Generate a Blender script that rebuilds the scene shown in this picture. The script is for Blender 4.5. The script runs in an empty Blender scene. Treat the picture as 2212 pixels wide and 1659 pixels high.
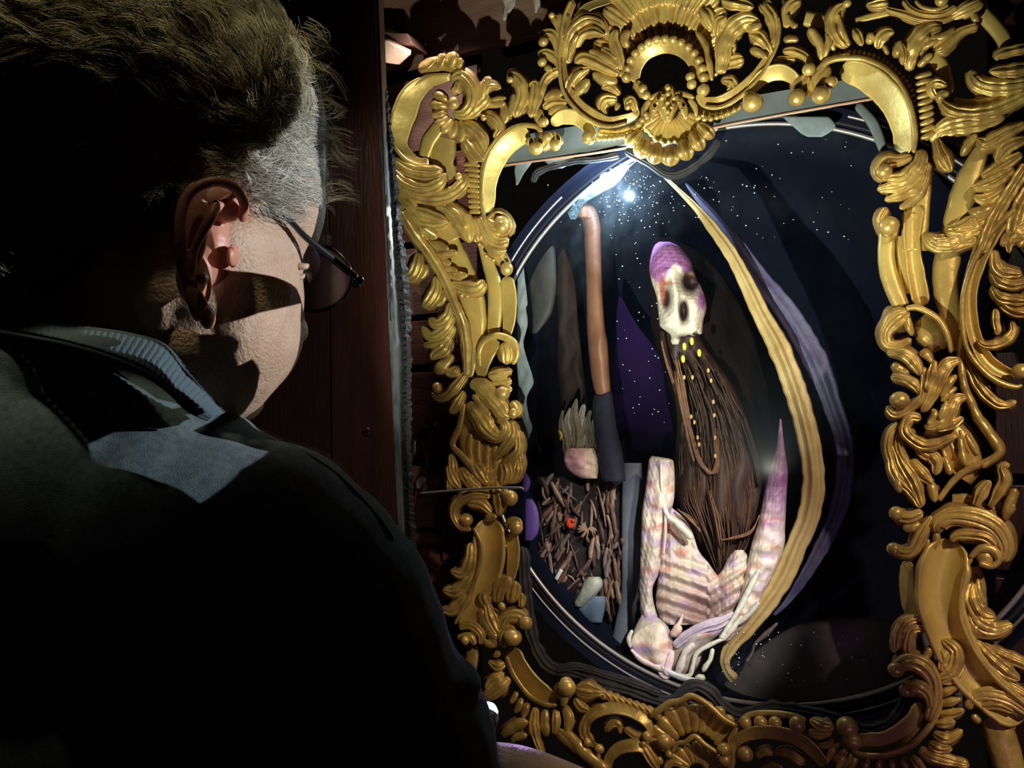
import bpy, bmesh, math, random
import numpy as np
from mathutils import Vector, Matrix, noise
random.seed(7); np.random.seed(7)
SC = bpy.context.scene
COL = SC.collection
W, H, F = 2212.0, 1659.0, 1720.0
CAMZ = 1.55

# ---------------------------------------------------------------- camera
cam = bpy.data.cameras.new('camera'); cam.lens = 36*F/W; cam.sensor_width = 36; cam.clip_start = 0.02
cam_ob = bpy.data.objects.new('camera', cam); COL.objects.link(cam_ob)
cam_ob.location = (0, 0, CAMZ); cam_ob.rotation_euler = (math.pi/2, 0, 0)
SC.camera = cam_ob

def ray(px, py): return np.array([(px-W/2)/F, 1.0, -(py-H/2)/F])
def P3(px, py, Y): r = ray(px, py); return Vector((r[0]*Y, Y, CAMZ+r[2]*Y))
# the wall plane that carries the mirror: it recedes to the left
NW = np.array([-0.458, -0.889, 0.0]); NW /= np.linalg.norm(NW)
CW = float(NW @ (ray(1500, 900)*1.15))
def PW(px, py, w=0.0):
    """point on the sight line of (px,py) standing w metres in front of the wall plane"""
    r = ray(px, py); t = (CW+w)/float(NW @ r)
    return (r[0]*t, t, CAMZ+r[2]*t)
def PWa(px, py, w):
    rx = (px-W/2)/F; rz = -(py-H/2)/F
    t = (CW+w)/(NW[0]*rx+NW[1])
    return np.stack([rx*t, t, CAMZ+rz*t], -1)
UW = Vector((0.889, -0.458, 0)).normalized()
NWV = Vector(NW)

# ---------------------------------------------------------------- world, light, exposure
world = bpy.data.worlds.new('world'); SC.world = world; world.use_nodes = True
world.node_tree.nodes['Background'].inputs[0].default_value = (0.5, 0.42, 0.36, 1)
world.node_tree.nodes['Background'].inputs[1].default_value = 0.006
vs = SC.view_settings; vs.view_transform = 'Standard'; vs.look = 'None'; vs.exposure = 0.0; vs.gamma = 1.0; vs.use_curve_mapping = False

def lamp(name, kind, loc, energy, color, target=None, size=0.01, angle=None, blend=0.3):
    l = bpy.data.lights.new(name, kind); l.energy = energy; l.color = color
    if kind == 'AREA': l.shape = 'DISK'; l.size = size
    else: l.shadow_soft_size = size
    if kind == 'SPOT': l.spot_size = math.radians(angle); l.spot_blend = blend
    o = bpy.data.objects.new(name, l); COL.objects.link(o); o.location = loc
    if target is not None:
        d = Vector(target)-Vector(loc); o.rotation_euler = d.to_track_quat('-Z', 'Y').to_euler()
    return o
FL = P3(1053, 1538, 0.565)                      # the torch held behind the elbow
FACE_SPOT = Vector((0.96, 0.12, 1.74))
lamp('torch_beam', 'SPOT', FL+Vector((.016, .025, .02)), 46, (.97, 1.0, 0.80), PW(1400, 300), .006, 78, 1.0)
lamp('warm_ceiling_lamp', 'SPOT', (0.62, -0.40, 2.30), 74, (1.0, 0.80, 0.58), PW(1640, 1380), .03, 42, 0.9)
lamp('face_lamp', 'SPOT', FACE_SPOT, 64, (0.90, 0.96, 1.0), P3(420, 700, .42), .0003, 26, 0.1)  # added unseen spot standing in for torch light thrown back by the mirror
lamp('violet_stage_lamp', 'SPOT', (0.42, 0.35, 0.95), 1.0, (0.85, 0.35, 1.0), PW(1560, 1050), .02, 70, 0.8)
lamp('violet_rim_lamp', 'SPOT', P3(1190, 1420, .78), 0.7, (0.62, 0.35, 1.0), P3(1020, 1480, .46), .01, 26, 0.6)
lamp('skull_lamp', 'SPOT', (0.16, 0.25, 1.95), 11, (1.0, 0.95, 0.86), PW(1462, 650, -.05), .01, 9, 0.6)  # added spot that brightens the skull
lamp('chest_lamp', 'SPOT', (0.30, 0.20, 1.80), 66, (1.0, 0.96, 0.88), PW(1480, 1230, -.05), .01, 20, 0.9)  # added unseen spot lifting the bony chest
lamp('heap_lamp', 'SPOT', (0.20, 0.25, 1.80), 44, (1.0, 0.93, 0.88), PW(1255, 1130, -.12), .01, 13, 0.8)  # put in to brighten the debris heap
lamp('board_lamp', 'SPOT', PW(900, -250, .06), 16, (1.0, 0.84, 0.78), PW(940, 950, -.12), .02, 60, 0.8)  # unseen spot added to light the left boards
lamp('post_lamp', 'SPOT', (.12, .15, 2.1), 5, (1.0, 0.85, 0.75), P3(745, 650, .8), .02, 26, 0.7)  # added spot so the post does not go black
lamp('hair_lamp', 'SPOT', (-0.15, 0.19, 2.52), 42, (1.0, 0.90, 0.58), P3(270, -70, .46), .03, 21, 0.7)  # added spot, narrowed to the crown of the hair
lamp('edge_beam', 'SPOT', PW(1318, 420, .05), 8.0, (0.86, 0.96, 1.0), P3(848, 590, .82), .002, 17, 0.1)
# ---------------------------------------------------------------- materials
MATS = {}
def mat(name, color=(.5,.5,.5), rough=.5, metal=0.0, bump=0.0, bscale=50., var=0.0, vscale=8., vcol=None, emit=None, estr=1., sss=0, attr=False, coat=0, spec=.5, stretch=None, color2=None, sheen=0):
    m = bpy.data.materials.new(name); m.use_nodes = True; nt = m.node_tree; N = nt.nodes; L = nt.links
    b = N['Principled BSDF']; b.inputs['Roughness'].default_value = rough; b.inputs['Metallic'].default_value = metal
    b.inputs['Base Color'].default_value = (*color, 1); b.inputs['Specular IOR Level'].default_value = spec
    b.inputs['Coat Weight'].default_value = coat
    if sheen: b.inputs['Sheen Weight'].default_value = sheen
    tc = N.new('ShaderNodeTexCoord'); mp = N.new('ShaderNodeMapping'); L.new(tc.outputs['Object'], mp.inputs[0])
    if stretch: mp.inputs['Scale'].default_value = stretch
    if attr:
        a = N.new('ShaderNodeAttribute'); a.attribute_name = 'col'; base = a.outputs['Color']
    else:
        rgb = N.new('ShaderNodeRGB'); rgb.outputs[0].default_value = (*color, 1); base = rgb.outputs[0]
    if var or color2:
        n = N.new('ShaderNodeTexNoise'); n.inputs['Scale'].default_value = vscale; n.inputs['Detail'].default_value = 6; n.inputs['Roughness'].default_value = .62
        L.new(mp.outputs[0], n.inputs['Vector'])
        r = N.new('ShaderNodeMapRange'); r.inputs[1].default_value = .38; r.inputs[2].default_value = .66; L.new(n.outputs[0], r.inputs[0])
        mx = N.new('ShaderNodeMix'); mx.data_type = 'RGBA'; L.new(r.outputs[0], mx.inputs['Factor']); L.new(base, mx.inputs['A'])
        if color2: mx.inputs['B'].default_value = (*color2, 1)
        else:
            v = N.new('ShaderNodeMix'); v.data_type = 'RGBA'; v.blend_type = 'MULTIPLY'; v.inputs['Factor'].default_value = 1
            L.new(base, v.inputs['A']); v.inputs['B'].default_value = (1-var, 1-var, 1-var, 1); L.new(v.outputs['Result'], mx.inputs['B'])
        base = mx.outputs['Result']
    L.new(base, b.inputs['Base Color'])
    if bump:
        n2 = N.new('ShaderNodeTexNoise'); n2.inputs['Scale'].default_value = bscale; n2.inputs['Detail'].default_value = 5
        L.new(mp.outputs[0], n2.inputs['Vector'])
        bp = N.new('ShaderNodeBump'); bp.inputs['Strength'].default_value = bump; bp.inputs['Distance'].default_value = .002
        L.new(n2.outputs[0], bp.inputs['Height']); L.new(bp.outputs[0], b.inputs['Normal'])
    if emit: b.inputs['Emission Color'].default_value = (*emit, 1); b.inputs['Emission Strength'].default_value = estr
    if sss: b.inputs['Subsurface Weight'].default_value = sss; b.inputs['Subsurface Radius'].default_value = (1, .3, .15); b.inputs['Subsurface Scale'].default_value = .006
    MATS[name] = m; return m

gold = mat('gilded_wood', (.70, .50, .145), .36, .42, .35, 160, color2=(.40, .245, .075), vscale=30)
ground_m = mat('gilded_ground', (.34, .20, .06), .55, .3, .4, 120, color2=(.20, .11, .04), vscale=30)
gold_flat = mat('gilded_flat', (.72, .54, .16), .40, .38, .25, 120, color2=(.54, .37, .11), vscale=16)
plank_m = mat('red_stained_board', (.16, .065, .045), .45, 0, .4, 60, color2=(.09, .032, .022), vscale=9, stretch=(1, 1, 6))
plank_m2 = mat('brown_board', (.13, .07, .05), .5, 0, .4, 60, color2=(.22, .13, .10), vscale=7, stretch=(1, 1, 5))
post_m = mat('dark_mahogany', (.060, .018, .010), .35, 0, .3, 70, color2=(.030, .009, .006), vscale=12, stretch=(5, 5, .6))
post_m2 = mat('dark_mahogany_deep', (.030, .008, .006), .4, 0, .3, 70, color2=(.018, .005, .004), vscale=12, stretch=(5, 5, .6))
black_m = mat('black_paint', (.006, .006, .010), .55)
case_m = mat('black_velvet', (.004, .006, .015), .9, spec=.1)
foam_m = mat('black_foam', (.035, .035, .04), .7, 0, .6, 120, var=.5, vscale=30)
skin_m = mat('skin', (.52, .355, .25), .46, 0, .65, 560, color2=(.42, .26, .175), vscale=45, sss=.08)
ear_m = mat('ear_skin', (.52, .26, .18), .42, 0, .2, 300, color2=(.50, .19, .13), vscale=60, sss=.3)
shirt_m = mat('navy_knit', (.085, .120, .130), .95, 0, .45, 1600, var=.45, vscale=260, sheen=.2, spec=.1)
hair_m = mat('hair', (.4, .35, .2), .42, attr=True, spec=.5)
scalp_m = mat('hair_undercoat', (.045, .034, .018), .8, 0, .5, 120)
metal_m = mat('dark_metal', (.10, .11, .12), .25, .9)
grey_metal = mat('grey_metal', (.45, .45, .47), .35, .8)
bone_m = mat('bone', (.72, .66, .52), .6, 0, .8, 60, color2=(.50, .38, .28), vscale=30, attr=True)
vc_m = mat('mottled', (.5, .5, .5), .6, 0, .8, 90, attr=True, var=.35, vscale=40)

# ---------------------------------------------------------------- object helpers
def tag(o, label=None, cat=None, group=None, kind=None):
    if label: o['label'] = label
    if cat: o['category'] = cat
    if group: o['group'] = group
    if kind: o['kind'] = kind
    return o
def empty(name, loc=(0,0,0), parent=None):
    o = bpy.data.objects.new(name, None); COL.objects.link(o); o.location = loc; o.empty_display_size = .05
    if parent: attach(o, parent)
    return o
def attach(o, parent):
    o.parent = parent
    bl = Vector(parent.location) if parent.parent is None else Vector()
    o.matrix_parent_inverse = Matrix.Translation(-bl)
    return o
class MB:
    """collects vertices and faces of one mesh, with an optional colour per vertex"""
    def __init__(s): s.v = []; s.f = []; s.c = []
    def add(s, verts, faces, col=None):
        n = len(s.v); s.v.extend([tuple(map(float, v)) for v in verts]); s.f.extend([tuple(i+n for i in f) for f in faces])
        if col is None: s.c.extend([(1,1,1)]*len(verts))
        elif isinstance(col, tuple): s.c.extend([col]*len(verts))
        else: s.c.extend([tuple(c) for c in col])
    def build(s, name, m, parent=None, smooth=True):
        me = bpy.data.meshes.new(name); me.from_pydata(s.v, [], s.f); me.update()
        me.polygons.foreach_set('use_smooth', [smooth]*len(me.polygons))
        if any(c != (1,1,1) for c in s.c):
            a = me.color_attributes.new('col', 'FLOAT_COLOR', 'POINT')
            a.data.foreach_set('color', np.array([(c[0], c[1], c[2], 1.) for c in s.c]).ravel())
        me.materials.append(m)
        o = bpy.data.objects.new(name, me); COL.objects.link(o)
        if parent: attach(o, parent)
        return o
def catmull(pts, step):
    pts = np.array(pts, float)
    if len(pts) == 2:
        n = max(3, int(np.linalg.norm(pts[1,:2]-pts[0,:2])/step)+1); t = np.linspace(0, 1, n)[:,None]
        return pts[0]*(1-t)+pts[1]*t
    e = np.vstack([2*pts[0]-pts[1], pts, 2*pts[-1]-pts[-2]]); out = []
    for i in range(1, len(e)-2):
        p0, p1, p2, p3 = e[i-1], e[i], e[i+1], e[i+2]
        n = max(2, int(np.linalg.norm(p2[:2]-p1[:2])/step)+1)
        for k in range(n):
            t = k/n
            out.append(.5*((2*p1)+(-p0+p2)*t+(2*p0-5*p1+4*p2-p3)*t*t+(-p0+3*p1-3*p2+p3)*t**3))
    out.append(e[-2]); return np.array(out)

def prof(kind, s, nfl=3):
    r = np.sqrt(np.clip(1-s*s, 0, 1))
    if kind == 'r': return r
    if kind == 'f': return r*(.74+.26*np.cos(nfl*math.pi*s*1.0)) + .0
    if kind == 'c':  # concave channel with raised rims
        return np.where(np.abs(s) > .82, 1-((np.abs(s)-.9)/.13)**2*.6, .25+.62*(s/.82)**2)
    if kind == 's':  # slope: high outer (s=-1) falling to the inner edge
        return np.where(s < -.78, .75+.25*np.sqrt(np.clip(1-((s+.82)/.2)**2, 0, 1)), .10+.85*((.92-s)/1.75)**1.25*1.0 + np.where(s > .86, .10, 0))
    if kind == 'b':  # flat band, soft edges
        return np.clip(1-np.abs(s)**8, 0, 1)*.5 + .04*np.cos(s*3)
    if kind == 'v': return .25+.75*np.abs(1-np.abs(s))
    return r
NS = {'r': 9, 'f': 17, 'c': 15, 's': 15, 'b': 9, 'v': 9}
def stroke(mb, pts, kind='r', w0=.02, k=1., ends=(1,1), flip=False, nfl=3, step=4.0, thick=.006, col=None, wob=.05, tip=1.0):
    """pts: (px, py, halfwidth px [, lift mm]); a relief band swept along a path in front of the wall"""
    if len(kind) > 1: nfl = int(kind[1:]); kind = kind[0]
    pts = [p if len(p) > 3 else (*p, 0) for p in pts]
    L = catmull(pts, step); n = len(L)
    xy = L[:, :2]; hw = np.maximum(L[:, 2], .4); lift = L[:, 3]*.001
    d = np.gradient(xy, axis=0); ln = np.maximum(np.linalg.norm(d, axis=1), 1e-6); d /= ln[:,None]
    arc = np.concatenate([[0], np.cumsum(np.linalg.norm(np.diff(xy, axis=0), axis=1))])
    nr = np.stack([-d[:,1], d[:,0]], 1)
    if flip: nr = -nr
    def cap(dist, r):
        u = np.clip(dist/np.maximum(r, 1e-3), 0, 1); return np.sqrt(np.clip(1-(1-u)**2, .0, 1))
    sc = np.ones(n)
    if ends[0]: sc *= np.maximum(cap(arc, hw[0]*1.0), .06)
    if ends[1]: sc *= np.maximum(cap(arc[-1]-arc, hw[-1]*tip), .06)
    if tip > 1: u_ = arc/max(arc[-1], 1e-3); lift = lift+np.clip(u_-.55, 0, 1)**1.5*.012-np.clip(.35-u_, 0, 1)*.010; hw = hw*(1.12+.06*np.sin(arc/5.5+random.random()*6))
    ph = random.random()*50
    sc = sc*(1+wob*np.array([noise.noise((a/22.+ph, ph, 0)) for a in arc]))
    ns = NS[kind]; s = np.sin(np.linspace(-1, 1, ns)*math.pi/2) if kind in 'rf' else np.linspace(-1, 1, ns)
    pxm = .00065
    h = prof(kind, s, nfl)
    PX = xy[:,None,0]+nr[:,None,0]*s[None]*(hw*sc)[:,None]
    PY = xy[:,None,1]+nr[:,None,1]*s[None]*(hw*sc)[:,None]
    WW = w0+lift[:,None]+h[None]*(hw*np.sqrt(sc))[:,None]*pxm*k*np.minimum(sc*1.3, 1)[:,None]
    front = PWa(PX, PY, WW)
    sb = np.array([.85, -.85]); bw = (w0+lift-thick)[:,None]+np.zeros((1,2))
    back = PWa(xy[:,None,0]+nr[:,None,0]*sb[None]*(hw*sc)[:,None], xy[:,None,1]+nr[:,None,1]*sb[None]*(hw*sc)[:,None], bw)
    ring = np.concatenate([front, back], 1); m = ns+2
    V = ring.reshape(-1, 3); Fc = []
    for i in range(n-1):
        for j in range(m):
            a = i*m+j; b = i*m+(j+1)%m; Fc.append((a, b, b+m, a+m) if flip else (a, a+m, b+m, b))
    e0 = list(range(m)); e1 = [(n-1)*m+j for j in range(m)]
    Fc.append(tuple(e0 if not flip else e0[::-1])); Fc.append(tuple(e1[::-1] if not flip else e1))
    mb.add(V, Fc, col)
def ball(mb, px, py, r, w=.03, sq=1., col=None, rows=8, seg=14, ry=None):
    ry = ry or r; c = Vector(PW(px, py, w)); sca = c.y/F; vs_ = []; fs = []
    for i in range(rows+1):
        th = math.pi*i/rows
        for j in range(seg):
            a = 2*math.pi*j/seg
            q = c+UW*(r*sca*math.sin(th)*math.cos(a)/.93)+Vector((0,0,1))*(ry*sca*math.sin(th)*math.sin(a))+NWV*(r*sca*sq*math.cos(th))
            vs_.append(q)
    for i in range(rows):
        for j in range(seg):
            a = i*seg+j; b = i*seg+(j+1)%seg; fs.append((a, a+seg, b+seg, b))
    mb.add(vs_, fs, col)
# ================================================================ the gilded frame
CROP = {'A': (800, 0, 3.16), 'D': (1500, 0, 3.107), 'C': (800, 450, 2.765), 'E': (1800, 450, 3.017), 'K': (1800, 950, 2.34),
        'G': (800, 1000, 2.517), 'B': (1200, 1350, 3.16), 'P': (0, 0, 1.)}
frame = empty('mirror_frame', PW(1500, 1660, 0))
tag(frame, 'large carved rococo frame in worn gold leaf hanging around the dark round mirror', 'mirror frame')
BED = MB()
def G(name, crop, text, label=None, m=None):
    """one carved piece: lines of  kind w0(mm) k [!]: x,y,halfwidth[,lift mm] ...   or  o w0: x,y,r (a bead)"""
    ox, oy, sc = CROP[crop]; root = None
    sub = {'acanthus_leaf': 'leaflet', 'leaf_spray': 'leaflet', 'leaf_fan': 'leaflet', 'rosette': 'petal', 'rib_column': 'rib', 'rope_band': 'twist',
           'flat_band': 'flat_strip', 'crest_shell': 'shell_fold', 'fluted_bracket': 'flute', 'tail_scroll': 'tail'}.get(name, 'curl')
    mt = m or (gold_flat if name in ('flat_band', 'cove_scroll', 'hollow_band') else gold)
    def put(mb, nm):
        nonlocal root
        if root is None: root = mb.build(name, mt, frame)
        else: mb.build(nm, mt, root)
    for line in text.strip().split('\n'):
        line = line.strip()
        if not line: continue
        hd, tl = line.split(':'); hd = hd.split(); kind = hd[0]; w0 = float(hd[1])*.001
        pts = []
        for t in tl.split():
            q = [float(a) for a in t.split(',')]
            pts.append((ox+q[0]/sc, oy+q[1]/sc, q[2]/sc, *(q[3:4])))
        if kind == 'o':
            for p in pts: mb = MB(); ball(mb, p[0], p[1], p[2]*random.uniform(.94, 1.03), w0+p[2]*.0003, .85, ry=p[2]*random.uniform(.96, 1.1)); put(mb, 'bead')
            continue
        k = float(hd[2]) if len(hd) > 2 else 1.
        flip = '!' in hd; kd = kind[0]; nfl = int(kind[1:]) if len(kind) > 1 else 3
        thick = .012 if kd in 'csb' else .010
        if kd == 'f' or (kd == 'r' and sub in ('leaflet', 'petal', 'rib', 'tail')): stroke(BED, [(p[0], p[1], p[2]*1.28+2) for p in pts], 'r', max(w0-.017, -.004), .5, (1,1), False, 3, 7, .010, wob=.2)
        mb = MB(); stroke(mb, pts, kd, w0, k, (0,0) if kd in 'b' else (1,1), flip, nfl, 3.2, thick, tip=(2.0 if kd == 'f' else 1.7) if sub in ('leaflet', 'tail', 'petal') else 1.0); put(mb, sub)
    if label: root['label'] = label
    return root
def fan(name, cx, cy, r0, r1, a0, a1, n, h0, h1, w0, k=1.2, kind='r', bulb=False, lift=0, m=None, jit=.06):
    root = None
    for i in range(n):
        a = math.radians(a0+(a1-a0)*i/(n-1)); c, s = math.cos(a), -math.sin(a)
        rr1 = r1*(1+random.uniform(-jit, jit)); rm = r0*.4+rr1*.6
        mb = MB(); stroke(mb, [(cx+c*r0, cy+s*r0, h0, 0), (cx+c*rm, cy+s*rm, (h0+h1)/2 if not bulb else h1*1.05, lift*.4), (cx+c*rr1, cy+s*rr1, h1*.8, lift)], kind, w0*.001, k, (1,1), step=3)
        if root is None: root = mb.build(name, m or gold, frame)
        else: mb.build('flute', m or gold, root)
    return root
# ---- upper left corner
G('flat_band', 'A', """
b 6 1: 470,860,50 400,960,52 365,1070,38
b 2 1: 520,940,70 490,1080,100 520,1230,80
b 4 1: 330,1180,60 420,1420,110 520,1659,110""")
G('cove_scroll', 'A', """
s 14 1.3 !: 545,525,30 400,560,55 290,650,82 235,780,92 205,900,75 215,1000,48 280,1075,36 340,1105,32 405,1100,28
r 26 1: 548,508,13 400,522,14 270,602,15 178,730,15 143,880,15 168,1000,14 242,1088,14 330,1128,13 402,1122,10""")
G('acanthus_leaf', 'A', """
f2 20 1: 325,480,22 400,455,38 480,440,42 600,470,24
r 30 1: 470,470,22 485,410,27 510,365,16
r 32 1.2: 545,470,22 562,400,32 572,350,20
r 30 1: 600,470,16 612,420,20 622,395,9
r 30 1: 330,480,22 380,455,26 450,400,12""")
G('scroll_curl', 'A', """
f3 26 1: 552,540,26 620,520,52 690,600,52 695,700,48 640,775,45 560,775,24
f2 32 1: 555,640,25 590,610,28 602,550,18
o 30: 570,705,44
r 22 1: 700,790,20 760,730,32 800,650,22""")
G('rosette', 'A', """
r 22 1.2: 535,690,14 480,655,30 425,640,26
r 22 1.2: 530,730,14 470,715,32 405,712,28
r 22 1.2: 530,765,14 475,775,31 415,790,26
r 22 1.2: 540,790,14 485,825,31 435,850,24
r 22 1.2: 560,805,14 515,868,31 480,905,23
r 22 1.2: 585,812,14 565,890,30 545,945,23
r 22 1.2: 612,815,14 620,910,30 618,972,20""")
G('acanthus_leaf', 'A', """
f3 24 1: 600,795,26 690,765,42 775,695,42 802,640,20
r 30 1: 760,690,16 770,600,22 780,545,12
f2 30 1: 780,650,18 810,590,26 850,585,26 893,605,12
r 28 1: 765,600,14 800,550,20 840,545,14
r 20 1: 770,722,20 850,712,24 925,702,18
r 22 1: 800,685,12 880,672,14 930,668,10""")
G('acanthus_leaf', 'A', """
f3 24 1: 765,800,18 800,785,30 850,820,42 885,885,36 842,945,22
o 34: 775,805,22
f4 22 1: 610,850,24 675,880,54 742,955,62 795,1060,26
f3 26 1: 640,920,18 680,990,50 742,1060,45 785,1100,14
r 26 1: 655,1000,12 690,1080,26 735,1110,12""")
G('leaf_spray', 'A', """
f3 26 1: 930,530,24 985,520,42 1025,570,42 1035,660,45 1010,740,42 985,805,18
o 34: 955,545,24
r 20 1: 905,700,20 922,780,34 910,850,16
r 30 1: 980,640,14 965,740,18 955,800,10
f3 26 1: 1085,595,22 1125,575,30 1122,680,42 1095,805,26
f2 24 1: 1312,470,20 1240,500,30 1185,560,28 1165,640,22 1112,800,12""")
G('round_scroll', 'A', """
s 22 1.3: 1385,0,30 1350,90,30 1330,180,28 1312,330,26 1312,470,30 1335,600,38 1405,705,46 1505,790,52 1620,838,46 1740,815,38 1810,780,26 1822,735,12
r 34 1: 1370,0,12 1330,90,12 1306,200,12 1292,330,12 1292,470,13 1312,610,13 1380,720,14 1490,815,14 1620,862,14 1750,840,12""")
G('cove_scroll', 'A', """
s 20 1.2: 1650,0,20 1500,40,32 1420,110,30 1365,195,16""")
G('acanthus_leaf', 'A', """
f4 26 1: 1338,440,24 1352,300,46 1400,200,62 1490,150,58 1570,175,46 1612,245,18
f2 36 1: 1400,330,14 1442,240,28 1520,215,34 1600,240,14
r 34 1: 1350,420,10 1375,300,16 1420,230,14""")
G('leaf_spray', 'A', """
f2 26 1: 1240,105,24 1280,160,28 1312,265,16
o 34: 1238,105,22
r 28 1: 1342,95,24 1348,180,22 1322,290,12
r 28 1: 1290,85,18 1298,180,20 1310,260,12
f2 26 1: 1165,265,24 1190,232,32 1240,235,34 1275,300,30 1295,400,20
o 32: 1180,285,34
f2 26 1: 1145,385,22 1195,360,30 1255,395,32 1300,465,18
o 32: 1172,425,32
r 30 1: 1185,455,22 1245,480,18""")
G('leaf_spray', 'A', """
r 24 1: 1190,695,16 1240,642,28 1320,640,26
f2 24 1: 1178,742,18 1240,700,30 1345,700,28
r 26 1: 1215,780,18 1280,738,25 1355,742,18
f2 28 1: 1150,738,20 1152,800,32 1192,868,34
o 30: 1182,835,36""")
G('cove_scroll', 'A', """
s 12 1.3 !: 1095,930,62 1000,940,80 900,1020,86 838,1130,80 808,1250,66 806,1360,56 800,1465,42""")
G('scroll_rim', 'A', """
r 30 1: 1175,905,16 1120,862,18 1010,862,20 900,925,20 812,1035,19 772,1160,18 757,1300,15 768,1440,15 800,1565,14 885,1600,12
f3 32 1: 1160,905,38 1185,960,50 1140,1022,50
o 40: 1130,1012,50
o 30: 1085,968,28
f2 30 1: 1255,900,46 1250,960,52 1235,1000,44
o 38: 1262,990,40 1212,938,34""")
G('cove_scroll', 'A', """
s 18 1.4: 1235,850,36 1320,800,58 1420,815,54 1490,880,42 1525,945,22""")
G('bead', 'A', """
o 36: 1488,935,46 1502,955,32""")
G('beaded_band', 'A', """
r 14 1: 1550,900,34 1700,905,34 1860,850,40
o 26: 1560,945,20 1595,943,20 1630,941,20 1665,938,20 1700,934,20 1735,930,20 1770,922,20
o 26: 1800,880,22 1830,850,22 1855,818,22 1878,780,20""")
G('scroll_curl', 'A', """
f3 26 1: 800,1530,36 860,1482,42 912,1505,46 922,1560,50 868,1592,30
o 38: 898,1548,48
f2 24 1: 790,1600,20 860,1615,36 945,1640,16""")
G('rib_column', 'A', '\n'.join('r 24 1.2: %d,%d,12 %d,%d,20 %d,%d,12' % (635+i*4, 1125+i*36, 690+i*4, 1118+i*36, 752, 1135+i*36) for i in range(10)))
G('tail_scroll', 'A', """
f3 24 1: 150,1085,30 260,1160,46 400,1182,52 500,1165,34
f3 28 1: 128,1150,26 230,1250,46 360,1290,46 470,1250,42 512,1180,14
f3 24 1: 108,960,16 140,1200,38 260,1312,42 420,1352,46 560,1318,46 645,1235,34 620,1180,20
o 40: 602,1205,26""")
G('acanthus_leaf', 'A', """
f4 20 1: 150,1310,30 250,1420,64 330,1520,64 370,1656,60
f2 28 1: 300,1430,26 400,1468,36 480,1500,32 542,1535,12
f2 30 1: 330,1535,22 400,1590,36 460,1625,22
f3 24 1: 440,1400,20 535,1430,52 610,1500,62 665,1600,42 682,1659,18
r 34 1: 520,1400,12 600,1470,20 650,1560,16
f3 24 1: 700,1480,28 722,1560,42 732,1659,46""")
# ---- shell crest, centre top
cx, cy = 1437, 172
G('arch_scroll', 'P', """
s 26 1.3: 1372,180,9 1376,142,15 1395,116,17 1425,102,18 1455,102,18 1485,118,17 1503,145,15 1506,172,9
f2 30 1: 1372,175,9 1386,195,12 1396,212,9
o 36: 1389,191,9 1396,206,9 1491,166,10 1494,182,11""")
fan('shell_hollow', cx, cy, 76, 122, 8, 172, 19, 7, 11, 4, 1.0)
for i in range(15):
    a = math.radians(6+i*12); mb = MB(); ball(mb, cx+84*math.cos(a), cy+6-92*math.sin(a), 10.5, .034, 1.2); mb.build('bead', gold, frame)
fan('shell_fan', cx, cy, 112, 178, 15, 165, 13, 15, 21, 10, .8, 'f', lift=8)
fan('shell_fan', cx, cy-60, 96, 170, 35, 145, 9, 16, 24, 16, .8, 'f', lift=8)
G('mask_pendant', 'P', """
f2 28 1: 1445,180,6 1443,205,16 1440,235,17 1441,266,6
r 30 1: 1425,205,6 1413,230,9 1404,262,4
r 30 1: 1460,205,6 1475,230,9 1484,258,4
r 26 1: 1405,215,6 1392,235,7 1388,258,3
r 26 1: 1488,212,6 1500,230,7 1506,252,3
o 44: 1443,190,6 1443,203,5 1430,212,5 1456,212,5 1442,222,5 1434,232,4 1451,232,4 1442,241,5 1442,252,4 1420,222,4 1466,221,4 1412,238,4 1474,236,4
r 26 1: 1400,215,5 1420,205,7 1432,200,4
r 26 1: 1455,200,4 1480,204,7 1500,212,5""")
fan('shell_hollow', 1447, 238, 18, 76, 195, 345, 13, 6, 12, 6, .9)
for i, (x, y, r) in enumerate([(1368,300,16), (1388,322,19), (1416,334,20), (1448,338,21), (1480,326,20), (1506,306,18), (1526,284,15)]):
    mb = MB(); dx, dy = x-1447, y-215; ll = math.hypot(dx, dy)
    stroke(mb, [(x-dx/ll*26, y-dy/ll*26, r*.45, 0), (x, y, r, 10), (x+dx/ll*22, y+dy/ll*22, r*.75, 2)], 'f2', .024, 1.25, (1,1), nfl=2, step=2.5)
    mb.build('shell_lobe', gold, frame)
G('leaf_spray', 'A', """
f2 26 1: 1720,480,22 1692,380,38 1662,270,34 1682,200,12
r 30 1: 1755,330,20 1735,260,30 1772,205,16
f2 24 1: 1720,430,22 1640,372,34 1575,325,14
r 26 1: 1700,470,22 1600,392,32 1490,345,16
f2 28 1: 1700,510,24 1580,452,40 1460,400,42 1392,430,14
r 24 1: 1690,560,24 1600,540,38 1515,500,18""")
G('leaf_spray', 'A', """
f3 22 1: 1705,650,22 1635,592,32 1575,602,18
f3 24 1: 1690,680,24 1605,682,42 1580,740,34 1612,792,14
r 26 1: 1700,700,18 1672,755,14
f2 28 1: 1812,765,18 1782,685,30 1735,722,26
o 30: 1758,730,24
f3 22 1: 1345,650,36 1380,560,56 1430,500,46 1500,465,16
r 30 1: 1380,665,16 1440,600,32 1495,540,18
r 30 1: 1360,600,12 1400,520,20 1450,480,10""")
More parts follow.
